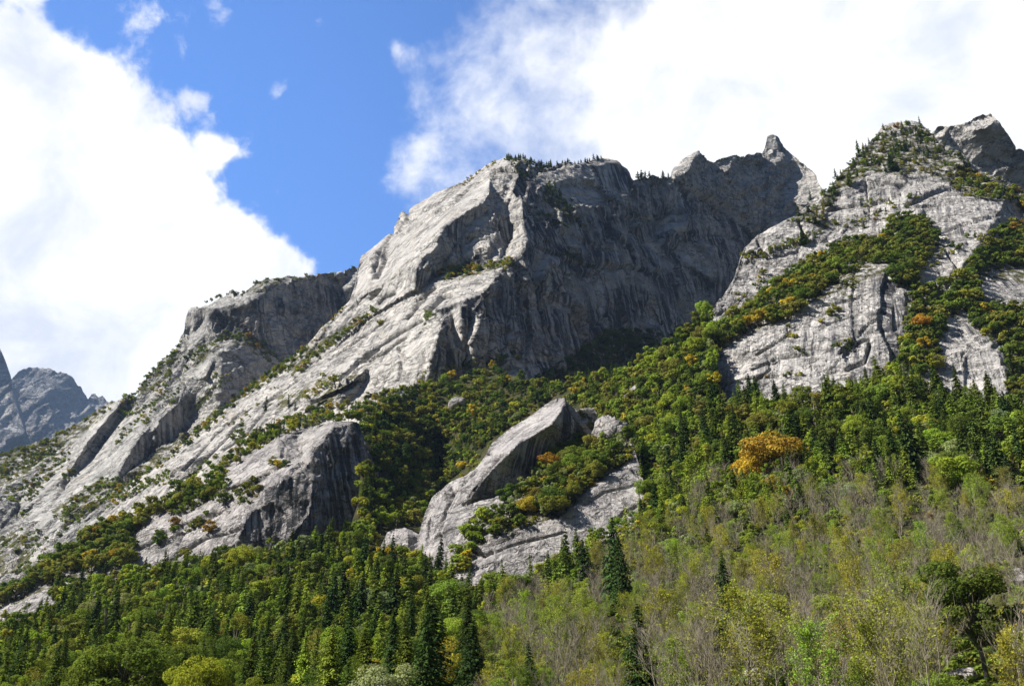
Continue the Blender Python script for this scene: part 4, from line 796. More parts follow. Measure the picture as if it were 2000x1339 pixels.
for k, vs_ in LOWP.items():
    ONEM[k] = [(h, low(p).mesh(NAME[k], list(MATS[k]))) for h, p in vs_]

COL = {
 'dark green': (0.056, 0.092, 0.025), 'deep green': (0.115, 0.160, 0.030), 'mid green': (0.190, 0.250, 0.040), 'fresh green': (0.265, 0.340, 0.046), 'lime green': (0.37, 0.42, 0.05), 'yellow green': (0.36, 0.355, 0.048),
 'olive green': (0.245, 0.24, 0.052), 'grey green': (0.27, 0.31, 0.14), 'golden yellow': (0.47, 0.355, 0.045), 'orange': (0.42, 0.25, 0.036), 'rusty brown': (0.27, 0.155, 0.045), 'bronze green': (0.205, 0.218, 0.038), 'grey brown': (0.30, 0.26, 0.21),
}
PL = []          # plants: px, py, kind, height in metres, colour, zone, own label
def put(px, py, kind, H, colour, zone, label=None): PL.append([px, py, kind, H, colour, zone, label])

# ------------------------------------------------------------------ where the plants grow
def proj(P):
    x, y, z = P[0], P[1], P[2] - CAMZ
    cz_ = y * math.cos(PITCH) + z * math.sin(PITCH); yy = -y * math.sin(PITCH) + z * math.cos(PITCH)
    return CX + FPX * x / cz_, CY - FPX * yy / cz_
WID = {'spruce': 0.32, 'larch': 0.36, 'pine': 0.46, 'broadleaf': 0.80, 'birch': 0.42, 'shrub': 1.4, 'bare': 0.34, 'sparse': 0.38}
taken = {}
def free(px, py, w, sp):
    c = 40; k = (int(px // c), int(py // c))
    for a in (-2, -1, 0, 1, 2):
        for b in (-2, -1, 0, 1, 2):
            for x, y, w2 in taken.get((k[0] + a, k[1] + b), ()):
                if (x - px) ** 2 + ((y - py) * 1.15) ** 2 < (sp * (w + w2) * 0.5) ** 2: return False
    return True
def note(px, py, w): taken.setdefault((int(px // 40), int(py // 40)), []).append((px, py, w))
def pick(opts):
    t = random.random() * sum(o[-1] for o in opts)
    for o in opts:
        t -= o[-1]
        if t <= 0: return o
    return opts[-1]
def scatter(poly, zone, sp, kinds, tries=400, on=None):
    tries = int(tries * 3.0); sp = sp * 0.78
    """kinds: (kind, h0, h1, [(colour, weight)], weight)"""
    a = np.array(poly); x0, y0 = a.min(0); x1, y1 = a.max(0); n = 0
    for _ in range(tries):
        px = random.uniform(x0, x1); py = random.uniform(y0, y1)
        if not in_poly(np.array([px]), np.array([py]), poly)[0]: continue
        Y, nm = surf(px, py)
        if Y is None or (on and not nm.startswith(on)): continue
        k = pick(kinds); H = random.uniform(k[1], k[2]); w = WID[k[0]] * H * FPX / Y
        if not free(px, py, w, sp): continue
        note(px, py, w); put(px, py, k[0], H, pick(k[3])[0], zone); n += 1
    return n
def strip(line, width, zone, n, kinds, sp=0.4):
    n = int(n * 1.8)
    a = np.array(line, float); seg = np.r_[0, np.cumsum(np.hypot(*np.diff(a, axis=0).T))]
    for _ in range(n):
        t = random.uniform(0, seg[-1]); px = np.interp(t, seg, a[:, 0]) + random.gauss(0, width * 0.5); py = np.interp(t, seg, a[:, 1]) + random.gauss(0, width * 0.5)
        Y, nm = surf(px, py)
        if Y is None:
            py += width * 0.7 + 3; Y, nm = surf(px, py)
            if Y is None: continue
        k = pick(kinds); H = random.uniform(k[1], k[2]); w = WID[k[0]] * H * FPX / Y
        if not free(px, py, w, sp): continue
        note(px, py, w); put(px, py, k[0], H, pick(k[3])[0], zone)
def top_at(px, ty, kind, H, colour, zone, label=None):
    """a plant whose top stands at (px, ty)"""
    best = None; H0 = H
    for f in (1.0, 0.92, 0.84, 0.76, 0.68, 0.6, 0.52, 0.45):
        H = H0 * f
        for py in np.arange(ty + 2, 1462, 2.0):
            Y, nm = surf(px, py)
            if Y is None: continue
            P = point(px, py, Y); tx, tyy = proj(P + np.array([0, 0, H]))
            if tyy >= ty: best = py; bx = px + (px - tx); break
        if best is not None: break
    if best is None: return
    Y, nm = surf(px, best); w = WID[kind] * H * FPX / Y
    for k_ in range(0, 160 if H * FPX / Y > 110 else 1, 32): note(bx, best + k_, w * (1.1 if k_ == 0 else 0.85))
    put(bx, best, kind, H, colour, zone, label)

Z_BARE = 'in the bare wood'; Z_LEFT = 'in the forest under the outcrop'; Z_MIX = 'below the leaning rock'
Z_GUL = 'in the gully under the great wall'; Z_RISE = 'on the rise beside the pale cliff'; Z_FOOT = 'at the foot of the pale cliff'; Z_MIDS = 'above the bare wood'
Z_STRIP = 'up behind the leaning rock'; Z_TERR = 'on the pale cliff terrace'; Z_SUM = 'on the wooded summit'; Z_RROCK = 'between the rounded rocks'
Z_LEDGE = 'on the high central ledge'; Z_SLAB = 'on the central slab'; Z_EDGE = 'in the seam beside the central slab'; Z_SKY = 'on the central skyline'; Z_WALL = 'on the shaded wall'
Z_WFOOT = 'at the foot of the shaded wall'; Z_RAMP = 'on the ramp above the outcrop'; Z_LSKY = 'on the left mountain skyline'; Z_LRIB = 'between the left mountain ribs'; Z_ORAMP = 'on the autumn ramp'; Z_OTOP = 'on top of the outcrop'
Z_LLEDGE = 'on the ledge of the leaning rock'; Z_USLAB = 'in a pale cliff crack'

# trees one can pick out
top_at(1243, 1178, 'spruce', 23, 'dark green', Z_BARE, 'tall dark spruce standing alone in the bare wood, lowest on the slope')
top_at(1408, 1078, 'spruce', 22, 'dark green', Z_BARE, 'slim dark spruce rising from the middle of the grey bare wood')
top_at(1196, 1012, 'spruce', 26, 'dark green', Z_MIDS, 'great dark double spruce beside the lower slab of the leaning rock')
top_at(1212, 1040, 'spruce', 22, 'dark green', Z_MIDS, 'second dark spruce crowding the great spruce by the leaning rock')
top_at(1125, 1030, 'spruce', 16, 'deep green', Z_MIX, 'green conical spruce in front of the lower slab of the leaning rock')
top_at(898, 1180, 'spruce', 21, 'dark green', Z_MIX, 'dark narrow spruce at the left border of the bare wood')
top_at(922, 1200, 'spruce', 18, 'dark green', Z_MIX, 'shorter dark spruce beside the narrow one bordering the bare wood')
top_at(601, 1222, 'larch', 19, 'fresh green', Z_MIX, 'bright green conical larch in front of the dense forest')
top_at(657, 1222, 'larch', 16, 'fresh green', Z_MIX, 'smaller bright green larch between the conical larch and the bare wood')
top_at(1100, 1062, 'larch', 17, 'mid green', Z_MIX, 'green larch below the lower slab of the leaning rock')
top_at(1040, 1078, 'larch', 16, 'mid green', Z_MIX, 'green larch at the lower corner of the leaning rock slab')
top_at(255, 1232, 'broadleaf', 17, 'deep green', Z_LEFT, 'broad round deep green tree, the widest crown in the dense forest')
top_at(478, 1062, 'broadleaf', 15, 'yellow green', Z_LEFT, 'yellowish broad tree against the shadow under the overhanging outcrop')
top_at(1495, 848, 'broadleaf', 20, 'orange', Z_FOOT, 'big orange autumn tree, the brightest crown on the forested slope')
top_at(1462, 888, 'broadleaf', 14, 'golden yellow', Z_FOOT, 'golden tree pressed against the big orange tree')
top_at(1525, 872, 'broadleaf', 14, 'bronze green', Z_FOOT, 'bronze green tree touching the big orange tree')
top_at(1612, 822, 'broadleaf', 16, 'deep green', Z_FOOT, 'rounded deep green tree right of the big orange tree')
top_at(1640, 750, 'broadleaf', 16, 'bronze green', Z_FOOT, 'wide bronze domed tree at the foot of the pale cliff')
top_at(1600, 760, 'broadleaf', 12, 'olive green', Z_FOOT, 'olive tree beside the bronze domed tree under the pale cliff')
top_at(1795, 612, 'broadleaf', 13, 'orange', Z_RROCK, 'orange tree in the cleft beside the standing rock flake')
top_at(1800, 655, 'broadleaf', 12, 'golden yellow', Z_RROCK, 'golden tree just below the orange tree of the cleft')
top_at(1825, 690, 'broadleaf', 12, 'yellow green', Z_RROCK, 'yellow green tree left of the lower rounded rocks')
top_at(1070, 884, 'broadleaf', 12, 'orange', Z_LLEDGE, 'orange tree on the ledge under the leaning rock')
top_at(1010, 955, 'birch', 13, 'grey green', Z_LLEDGE, 'pale grey green birch at the lower end of the leaning rock ledge')
top_at(1885, 1100, 'broadleaf', 17, 'deep green', Z_BARE, 'tall leafy deep green tree rising above the bare wood')
top_at(1860, 880, 'broadleaf', 15, 'fresh green', Z_FOOT, 'large fresh green round tree at the upper edge of the bare wood')
top_at(1760, 800, 'spruce', 26, 'dark green', Z_FOOT, 'tallest dark spruce in the forest under the pale cliff')
top_at(1778, 815, 'spruce', 22, 'dark green', Z_FOOT, 'dark spruce standing close to the tallest spruce under the pale cliff')
top_at(1665, 1190, 'broadleaf', 7, 'orange', Z_BARE, 'small orange tree glowing among grey leafless stems')
top_at(1520, 1190, 'sparse', 17, 'yellow green', Z_BARE, 'large spreading tree with thin yellow green leaves at the front of the bare wood')
top_at(1350, 1255, 'bare', 13, 'grey brown', Z_BARE, 'pale leafless tree with forked crown at the very front')
top_at(1565, 440, 'spruce', 17, 'dark green', Z_SUM, None); top_at(1580, 370, 'spruce', 24, 'dark green', Z_SUM, 'tall dark spruce leaning over the pale cliff edge on the ridge')
top_at(1414, 530, 'spruce', 15, 'dark green', Z_TERR, 'dark pointed spruce at the left corner of the pale cliff')
top_at(521, 772, 'spruce', 17, 'dark green', Z_RAMP, 'thin dark spruce standing alone at the foot of the central slab')
top_at(566, 768, 'spruce', 15, 'dark green', Z_RAMP, 'pair spruce on the slab foot, right of the lone thin spruce')
top_at(578, 782, 'spruce', 11, 'dark green', Z_RAMP, 'low dark spruce beside the pair on the slab foot')
top_at(651, 528, 'broadleaf', 15, 'deep green', Z_LSKY, 'round deep green tree alone on the left mountain skyline')
top_at(690, 517, 'broadleaf', 9, 'deep green', Z_LSKY, 'small round tree where left mountain meets the central slab skyline')
top_at(486, 645, 'broadleaf', 15, 'rusty brown', Z_LRIB, 'rusty tree in the bush belt under the left headwall')
top_at(465, 650, 'broadleaf', 15, 'deep green', Z_LRIB, 'deep green tree beside the rusty one under the left headwall')
top_at(505, 668, 'broadleaf', 12, 'orange', Z_LRIB, 'orange bush tree at the right end of the belt under the left headwall')
top_at(345, 1003, 'broadleaf', 9, 'rusty brown', Z_OTOP, 'rusty shrub-like tree on the outcrop beside the ramp')
top_at(410, 1015, 'broadleaf', 9, 'orange', Z_OTOP, 'orange tree on the lower step of the overhanging outcrop')
top_at(310, 1035, 'broadleaf', 10, 'deep green', Z_OTOP, 'deep green tree on the lowest step of the overhanging outcrop')
top_at(365, 1065, 'broadleaf', 9, 'bronze green', Z_OTOP, 'bronze tree hanging on the face of the lower outcrop step')
top_at(440, 955, 'broadleaf', 11, 'deep green', Z_OTOP, 'deep green tree below the flat lit top of the outcrop')
top_at(230, 1062, 'broadleaf', 11, 'orange', Z_ORAMP, 'orange tree at the lower end of the autumn-coloured ramp')

G = lambda *a: list(a)
c_dark = [('dark green', 3), ('deep green', 2)]; c_green = [('deep green', 3), ('mid green', 4), ('fresh green', 3), ('olive green', 2), ('grey green', 1.2), ('yellow green', 1), ('bronze green', 1.2), ('lime green', 0.7), ('golden yellow', 0.06)]
c_bright = [('fresh green', 4), ('mid green', 3), ('lime green', 1.3), ('yellow green', 2), ('grey green', 1.5), ('golden yellow', 0.5)]
c_aut = [('bronze green', 3), ('olive green', 4), ('deep green', 4), ('mid green', 3), ('yellow green', 2), ('golden yellow', 0.35), ('rusty brown', 0.15), ('orange', 0.12)]
c_gold = [('golden yellow', 2), ('yellow green', 3), ('olive green', 2), ('mid green', 2), ('orange', 0.4)]
c_gul = [('deep green', 5), ('mid green', 3), ('dark green', 3), ('olive green', 2), ('golden yellow', 0.5), ('yellow green', 1.2)]
# forest on the slope
scatter([(-340, 1345), (-60, 1270), (0, 1240), (250, 1150), (500, 1105), (600, 1080), (640, 1200), (700, 1320), (700, 1455), (-340, 1455)], Z_LEFT, 0.66, [('spruce', 9, 19, [('dark green', 2), ('deep green', 3)], 2.2), ('larch', 10, 16, [('mid green', 3), ('fresh green', 2), ('deep green', 2)], 3), ('broadleaf', 6, 13, c_green, 6.5), ('birch', 9, 14, c_green, 2)], 2600, 'wooded')
scatter([(560, 1090), (700, 1055), (720, 1115), (830, 1120), (920, 1172), (1010, 1170), (1110, 1110), (1180, 1060), (1150, 1150), (960, 1200), (920, 1300), (920, 1455), (700, 1455), (640, 1200)], Z_MIX, 0.66, [('spruce', 12, 21, c_dark, 2.5), ('larch', 11, 17, [('mid green', 2), ('fresh green', 3)], 2), ('broadleaf', 8, 13, c_green, 5), ('birch', 9, 14, c_bright, 2)], 1800, 'wooded')
scatter([(920, 1250), (1000, 1180), (1150, 1120), (1260, 1060), (1500, 1030), (1700, 985), (1800, 950), (2060, 960), (2500, 980), (2500, 1455), (900, 1455)], Z_BARE, 0.80, [('bare', 6, 12.5, [('grey brown', 1)], 7.5), ('sparse', 6, 13, [('olive green', 2), ('yellow green', 3), ('fresh green', 3)], 5), ('birch', 7, 12, c_bright, 2.4), ('broadleaf', 4, 9, c_bright, 3), ('spruce', 9, 14, c_dark, 0.25), ('shrub', 1.5, 3, c_bright, 0.8)], 5600, 'wooded')
scatter([(1180, 1060), (1260, 960), (1500, 950), (1750, 940), (1800, 955), (1500, 1030), (1250, 1070)], Z_MIDS, 0.55, [('larch', 10, 16, [('mid green', 2), ('fresh green', 3)], 3), ('broadleaf', 7, 12, c_bright, 4), ('birch', 9, 14, c_bright, 3), ('spruce', 12, 18, c_dark, 1), ('bare', 9, 13, [('grey brown', 1)], 1.2)], 1400, 'wooded')
scatter([(1180, 850), (1260, 870), (1390, 800), (1580, 795), (1690, 765), (1745, 735), (1840, 790), (2060, 812), (2500, 860), (2500, 975), (1750, 945), (1500, 950), (1260, 960)], Z_FOOT, 0.55, [('spruce', 11, 22, [('dark green', 2), ('deep green', 2)], 2.0), ('larch', 10, 17, [('deep green', 1), ('mid green', 3), ('fresh green', 2)], 2.5), ('broadleaf', 6, 14, c_green, 5.5), ('birch', 7, 14, c_bright, 2)], 3200, 'wooded')
scatter([(1110, 750), (1240, 724), (1335, 666), (1376, 620), (1392, 640), (1402, 780), (1390, 800), (1260, 870), (1180, 850), (1130, 795)], Z_RISE, 0.55, [('broadleaf', 8, 14, [('mid green', 3), ('fresh green', 2), ('olive green', 3), ('bronze green', 2), ('golden yellow', 0.6), ('deep green', 2)], 5), ('spruce', 9, 16, c_dark, 1.2), ('birch', 8, 12, c_bright, 1)], 900, 'wooded')
scatter([(708, 835), (760, 790), (830, 760), (960, 726), (1060, 756), (1110, 752), (1090, 775), (960, 862), (860, 940), (800, 990), (720, 1040), (700, 1000)], Z_GUL, 0.60, [('broadleaf', 5, 12, c_gul, 5), ('spruce', 8, 15, c_dark, 1.0), ('shrub', 2, 4.5, c_gul, 1.5)], 1500, 'wooded')
scatter([(620, 1072), (700, 1050), (780, 985), (860, 925), (960, 845), (1060, 765), (1092, 774), (960, 866), (864, 955), (822, 1035), (752, 1038), (718, 1090)], Z_STRIP, 0.52, [('broadleaf', 7, 11, c_bright + [('olive green', 2)], 5), ('birch', 8, 12, c_bright, 2), ('spruce', 8, 13, c_dark, 0.5)], 900, 'wooded')
# pale cliff and right edge
scatter([(1392, 692), (1420, 640), (1480, 592), (1560, 528), (1650, 484), (1742, 468), (1748, 520), (1690, 524), (1600, 580), (1540, 630), (1480, 640)], Z_TERR, 0.42, [('broadleaf', 8, 12.5, [('bronze green', 4), ('deep green', 4), ('olive green', 2), ('mid green', 2), ('golden yellow', 0.5)], 6), ('shrub', 2, 4, c_aut, 1), ('spruce', 8, 14, c_dark, 0.4)], 900, 'mountain')
scatter([(1740, 440), (1800, 425), (1835, 470), (1800, 530), (1790, 570), (1750, 560), (1745, 490)], Z_TERR, 0.42, [('broadleaf', 8, 13, [('bronze green', 2), ('deep green', 4)], 6)], 260, 'mountain')
scatter([(1545, 435), (1600, 385), (1650, 328), (1714, 262), (1745, 242), (1800, 250), (1860, 300), (1900, 325), (1870, 335), (1800, 340), (1700, 345), (1640, 372), (1604, 440)], Z_SUM, 1.0, [('spruce', 9, 19, c_dark, 2.2), ('pine', 6, 12, c_dark + [('olive green', 2)], 2.5), ('shrub', 3, 6, c_aut + [('grey green', 2)], 3.5), ('broadleaf', 6, 9, c_aut, 1.6)], 1000, 'mountain')
scatter([(1850, 345), (1900, 335), (2000, 375), (2060, 400), (2060, 430), (1960, 395), (1880, 385)], Z_SUM, 0.5, [('shrub', 2.5, 5, c_aut, 3), ('broadleaf', 6, 9, c_aut, 1.5)], 200, 'mountain')
scatter([(1790, 575), (1860, 560), (1880, 540), (1960, 445), (2060, 430), (2060, 530), (1960, 525), (1905, 545), (1915, 600), (2060, 612), (2060, 800), (1975, 775), (1970, 690), (1925, 665), (1885, 612), (1848, 620), (1832, 690), (1790, 770), (1760, 720), (1765, 690)], Z_RROCK, 0.46, [('broadleaf', 7, 11, c_aut + [('deep green', 4), ('mid green', 3)], 6), ('shrub', 2, 4.5, c_green, 2.5), ('spruce', 7, 12, c_dark, 0.5)], 1500, 'mountain')
for ln_, n_ in (([(1450, 500), (1500, 490), (1560, 470), (1600, 450)], 30), ([(1440, 590), (1460, 560), (1500, 545)], 10), ([(1620, 440), (1700, 430), (1760, 400), (1800, 380)], 22), ([(1680, 400), (1750, 400)], 8), ([(1800, 420), (1840, 470), (1830, 520)], 14), ([(1540, 640), (1560, 690)], 5), ([(1640, 680), (1660, 672)], 7), ([(1600, 640), (1640, 600), (1665, 560), (1668, 540)], 9), ([(1850, 490), (1900, 470), (1960, 450)], 8), ([(1500, 740), (1560, 730)], 5), ([(1640, 300), (1700, 330)], 10), ([(1900, 600), (1990, 640)], 10)):
    strip(ln_, 12, Z_USLAB, n_, [('shrub', 1.6, 3.6, c_aut + [('yellow green', 2)], 5), ('pine', 4, 7, c_dark, 1), ('broadleaf', 5, 7, c_aut, 0.7)])
# central mountain
strip([(858, 543), (900, 530), (940, 525), (1000, 514)], 9, Z_LEDGE, 70, [('broadleaf', 5, 9, [('mid green', 3), ('yellow green', 3), ('golden yellow', 2), ('orange', 1), ('deep green', 2)], 3), ('shrub', 2, 4, c_gold, 2)], 0.35)
strip([(575, 732), (620, 690), (650, 668), (690, 636), (735, 606)], 6, Z_SLAB, 70, [('shrub', 2.5, 4.5, c_gold + [('deep green', 2)], 3), ('broadleaf', 5, 7.5, [('mid green', 3), ('deep green', 2), ('yellow green', 2)], 1.5)], 0.35)
strip([(830, 625), (842, 612)], 8, Z_SLAB, 14, [('shrub', 2, 4, [('mid green', 2), ('fresh green', 1)], 1)], 0.35); strip([(742, 637), (746, 634)], 3, Z_SLAB, 4, [('broadleaf', 7, 8, [('olive green', 1)], 1)], 0.3)
strip([(598, 684), (640, 634), (672, 602), (688, 582)], 4, Z_SLAB, 30, [('shrub', 2, 4, c_gold, 1)], 0.35)
strip([(225, 962), (300, 915), (365, 862), (430, 808), (475, 772), (520, 742), (570, 705), (600, 682)], 9, Z_EDGE, 150, [('broadleaf', 5, 9, [('mid green', 3), ('deep green', 3), ('yellow green', 2), ('golden yellow', 1), ('bronze green', 1)], 3), ('shrub', 2, 4.5, c_gold, 2)], 0.35)
strip([(880, 368), (925, 343), (965, 318)], 4, Z_SKY, 26, [('shrub', 2, 4, c_gold + [('golden yellow', 3)], 1)], 0.35)
strip([(985, 309), (1030, 314), (1060, 326), (1080, 324)], 5, Z_SKY, 60, [('pine', 7, 12, c_dark, 3), ('shrub', 3, 5, [('deep green', 3), ('olive green', 2)], 1)], 0.35)
strip([(1085, 322), (1160, 312), (1175, 311)], 3, Z_SKY, 16, [('pine', 8, 12, c_dark, 3)], 0.6); strip([(1245, 349), (1270, 349)], 2, Z_SKY, 6, [('pine', 13, 17, c_dark, 1)], 0.5); strip([(1290, 350), (1308, 347)], 2, Z_SKY, 6, [('pine', 12, 18, c_dark, 1)], 0.5)
strip([(1000, 330), (1040, 345)], 10, Z_SKY, 16, [('pine', 6, 9, c_dark, 1)], 0.4); strip([(1400, 314), (1470, 306)], 4, Z_SKY, 14, [('shrub', 3, 5, [('deep green', 1)], 1)], 0.5)
strip([(1072, 365), (1100, 400), (1130, 430)], 12, Z_WALL, 40, [('shrub', 3, 6, c_dark, 2), ('pine', 7, 10, c_dark, 2)], 0.35); strip([(1050, 410), (1090, 440), (1150, 440)], 8, Z_WALL, 22, [('shrub', 3, 5, c_dark, 1)], 0.35)
strip([(1100, 490), (1160, 525)], 7, Z_WALL, 16, [('shrub', 3, 5, c_dark, 1)], 0.35); strip([(1180, 380), (1260, 430), (1300, 425)], 7, Z_WALL, 16, [('shrub', 2.5, 4.5, c_dark + [('golden yellow', 1)], 1)], 0.35); strip([(1310, 352), (1360, 372)], 5, Z_WALL, 10, [('shrub', 3, 5, c_dark, 1)], 0.4)
scatter([(1040, 745), (1120, 700), (1180, 650), (1300, 655), (1380, 625), (1372, 640), (1300, 700), (1240, 725), (1110, 755)], Z_WFOOT, 0.5, [('broadleaf', 7, 12, c_dark, 3), ('shrub', 2.5, 5, c_dark, 2)], 700, 'mountain')
strip([(835, 742), (900, 725), (960, 715), (1010, 700)], 10, Z_GUL, 40, [('broadleaf', 7, 11, c_gul + [('golden yellow', 1), ('fresh green', 2)], 1)], 0.45)
scatter([(414, 922), (448, 884), (492, 847), (530, 829), (583, 813), (640, 795), (700, 786), (840, 744), (850, 760), (720, 818), (698, 828), (640, 830), (583, 842), (539, 860), (482, 892), (442, 928)], Z_RAMP, 0.42, [('broadleaf', 6, 9.5, [('mid green', 3), ('olive green', 2), ('yellow green', 2), ('deep green', 3), ('golden yellow', 0.6)], 4), ('shrub', 2.5, 4.5, c_gold, 2), ('spruce', 7, 11, c_dark, 0.6)], 700)
strip([(595, 778), (640, 748), (665, 738)], 9, Z_RAMP, 26, [('shrub', 2.5, 4.5, c_gold, 3), ('broadleaf', 5, 8, c_gold, 1)], 0.4)
strip([(690, 806), (740, 800)], 8, Z_RAMP, 14, [('broadleaf', 6, 9, c_gul, 1)], 0.4)
strip([(455, 860), (475, 845)], 12, Z_RAMP, 12, [('broadleaf', 5, 8, c_gul, 1)], 0.4); strip([(415, 850), (440, 842), (490, 805), (540, 745)], 10, Z_SLAB, 9, [('shrub', 1.6, 3, c_gold, 1)], 0.4)
# left mountain
strip([(-40, 905), (0, 892), (60, 874), (100, 860), (150, 832), (190, 808), (215, 793)], 8, Z_LSKY, 110, [('broadleaf', 6, 10, c_aut + [('orange', 0.4), ('rusty brown', 0.4)], 3), ('shrub', 2.5, 5, c_aut, 2)], 0.4)
strip([(240, 780), (278, 750), (310, 715), (335, 692), (352, 668)], 7, Z_LSKY, 70, [('broadleaf', 5, 9, c_green, 2), ('shrub', 2.5, 5, c_gold + [('mid green', 3)], 2)], 0.4)
strip([(395, 592), (440, 578), (490, 570), (500, 555), (560, 542), (640, 535)], 6, Z_LSKY, 30, [('broadleaf', 6, 10, c_aut, 2), ('shrub', 3, 5, c_gul, 2)], 0.45)
scatter([(-40, 915), (110, 864), (135, 890), (60, 985), (-40, 985)], Z_LRIB, 0.6, [('broadleaf', 5, 9, c_aut, 2), ('shrub', 2.5, 4.5, c_aut, 2)], 320, 'mountain')
for ln_, w_, n_ in (([(365, 705), (395, 690), (425, 668), (440, 655)], 9, 44), ([(440, 652), (480, 660), (510, 672), (540, 705), (565, 730)], 8, 60), ([(290, 740), (250, 800), (225, 850)], 9, 26), ([(345, 690), (320, 750), (300, 790), (280, 830)], 10, 34), ([(365, 720), (350, 760), (330, 790)], 10, 20), ([(420, 735), (445, 745)], 6, 12), ([(230, 800), (265, 810), (280, 800)], 8, 20), ([(115, 1010), (160, 975), (205, 940), (240, 950)], 12, 70), ([(0, 1060), (40, 1070), (65, 1050)], 16, 44), ([(40, 1010), (55, 1000)], 8, 6), ([(60, 1110), (30, 1130)], 14, 20), ([(120, 930), (145, 925)], 8, 10), ([(215, 985), (280, 950), (330, 930)], 12, 60), ([(60, 1090), (140, 1020), (220, 965)], 9, 46), ([(225, 870), (280, 815), (330, 770)], 7, 30), ([(20, 985), (80, 940), (130, 900)], 9, 40), ([(300, 1000), (380, 930), (420, 900)], 8, 36), ([(380, 800), (420, 760), (450, 735)], 6, 20)):
    strip(ln_, w_, Z_LRIB, n_, [('broadleaf', 4.5, 8, c_green + [('bronze green', 2), ('golden yellow', 1)], 2), ('shrub', 2, 4.5, c_green + [('golden yellow', 1)], 2)], 0.4)
# the outcrops
scatter([(-60, 1195), (0, 1165), (120, 1085), (300, 985), (420, 935), (445, 965), (400, 985), (310, 1005), (262, 1050), (258, 1110), (130, 1128), (0, 1185), (-60, 1215)], Z_ORAMP, 0.44, [('broadleaf', 8, 13, c_aut, 6), ('birch', 8, 11, [('grey green', 2), ('mid green', 1)], 0.7), ('shrub', 2.5, 5, c_aut, 1.4)], 1500)
scatter([(100, 1160), (260, 1128), (420, 1105), (560, 1085), (600, 1065), (560, 1110), (300, 1160), (100, 1195)], Z_LEFT, 0.5, [('broadleaf', 7, 12, c_green, 3), ('spruce', 9, 16, c_dark, 1.5)], 500)
for ln_, w_, n_ in (([(455, 975), (500, 960), (480, 990)], 12, 22), ([(330, 1010), (400, 985)], 8, 10), ([(300, 1060), (360, 1040), (430, 1010)], 8, 10), ([(530, 910), (560, 912)], 6, 6)):
    strip(ln_, w_, Z_OTOP, n_, [('broadleaf', 5, 8, c_aut, 2), ('shrub', 2, 4, c_aut, 2)], 0.45)
scatter([(985, 1000), (1062, 922), (1094, 886), (1150, 862), (1240, 872), (1224, 908), (1150, 956), (1100, 1006), (1000, 1040), (950, 1062)], Z_LLEDGE, 0.42, [('broadleaf', 7.5, 12, [('deep green', 4), ('bronze green', 3), ('olive green', 2), ('mid green', 2), ('golden yellow', 0.3)], 5), ('birch', 8, 12, [('grey green', 1)], 0.6), ('shrub', 2, 4, c_aut, 1)], 800)
strip([(893, 1128), (905, 1090), (925, 1050), (945, 1010)], 13, Z_LLEDGE, 40, [('broadleaf', 6, 9, c_bright, 1), ('shrub', 2, 4, c_bright, 1)], 0.45); strip([(760, 1095), (800, 1085), (830, 1105)], 12, Z_STRIP, 18, [('broadleaf', 6, 9, c_gold, 2), ('shrub', 2, 4, c_gold, 1)], 0.45)
strip([(1120, 790), (1180, 800), (1240, 860)], 12, Z_RISE, 26, [('broadleaf', 7, 11, c_gul, 1)], 0.42)

strip([(1252, 925), (1262, 960), (1270, 1005)], 8, Z_MIDS, 12, [('broadleaf', 6, 10, c_green, 2), ('larch', 8, 11, [('mid green', 1)], 1)], 0.4)

# ------------------------------------------------------------------ plant them
for p in PL:
    Y, nm = surf(p[0], p[1]); P = point(p[0], p[1], Y); p.append(P); p.append(p[3] * FPX / Y)
    if nm not in ('wooded_slope',): p[7] = P + np.array([0, -0.15, -0.25])
print('plants', len(PL), {k: sum(1 for p in PL if p[2] == k) for k in NAME})
def low_in_view(p): return p[1] > 1462
ORD = ['first', 'second', 'third', 'fourth', 'fifth', 'sixth', 'seventh', 'eighth', 'ninth', 'tenth', 'eleventh', 'twelfth', 'thirteenth', 'fourteenth', 'fifteenth', 'sixteenth', 'seventeenth', 'eighteenth', 'nineteenth', 'twentieth']
single = []; rest = {}
for k in NAME:
    a = sorted([p for p in PL if p[2] == k], key=lambda p: (0 if -5 < p[0] < 2005 else 1, p[6] is None, -p[8]))
    single += a[:300]; rest[k] = a[300:]
sets = {}
for p in single:
    if p[6] is None:
        size = 'tall' if p[8] > 75 else ('small' if p[8] < 28 else '')
        sets.setdefault((size, p[4], p[2], p[5]), []).append(p)
for (size, colour, kind, zone), a in sets.items():
    a.sort(key=lambda p: p[0]); what = (size + ' ' if size else '') + ('' if kind == 'bare' else colour + ' ') + WORD[kind]
    if kind == 'bare': what = (size + ' ' if size else '') + 'grey leafless tree'
    for i, p in enumerate(a):
        if len(a) == 1: p[6] = f'the only {what} {zone}'
        elif len(a) == 2: p[6] = f'{"left" if i == 0 else "right"} one of the two {what}s {zone}'
        elif len(a) <= 20: p[6] = f'{ORD[i]} {what} from the left {zone}'
        else: p[6] = f'{what} {zone}'
        p.append(f'{what}s {zone}')
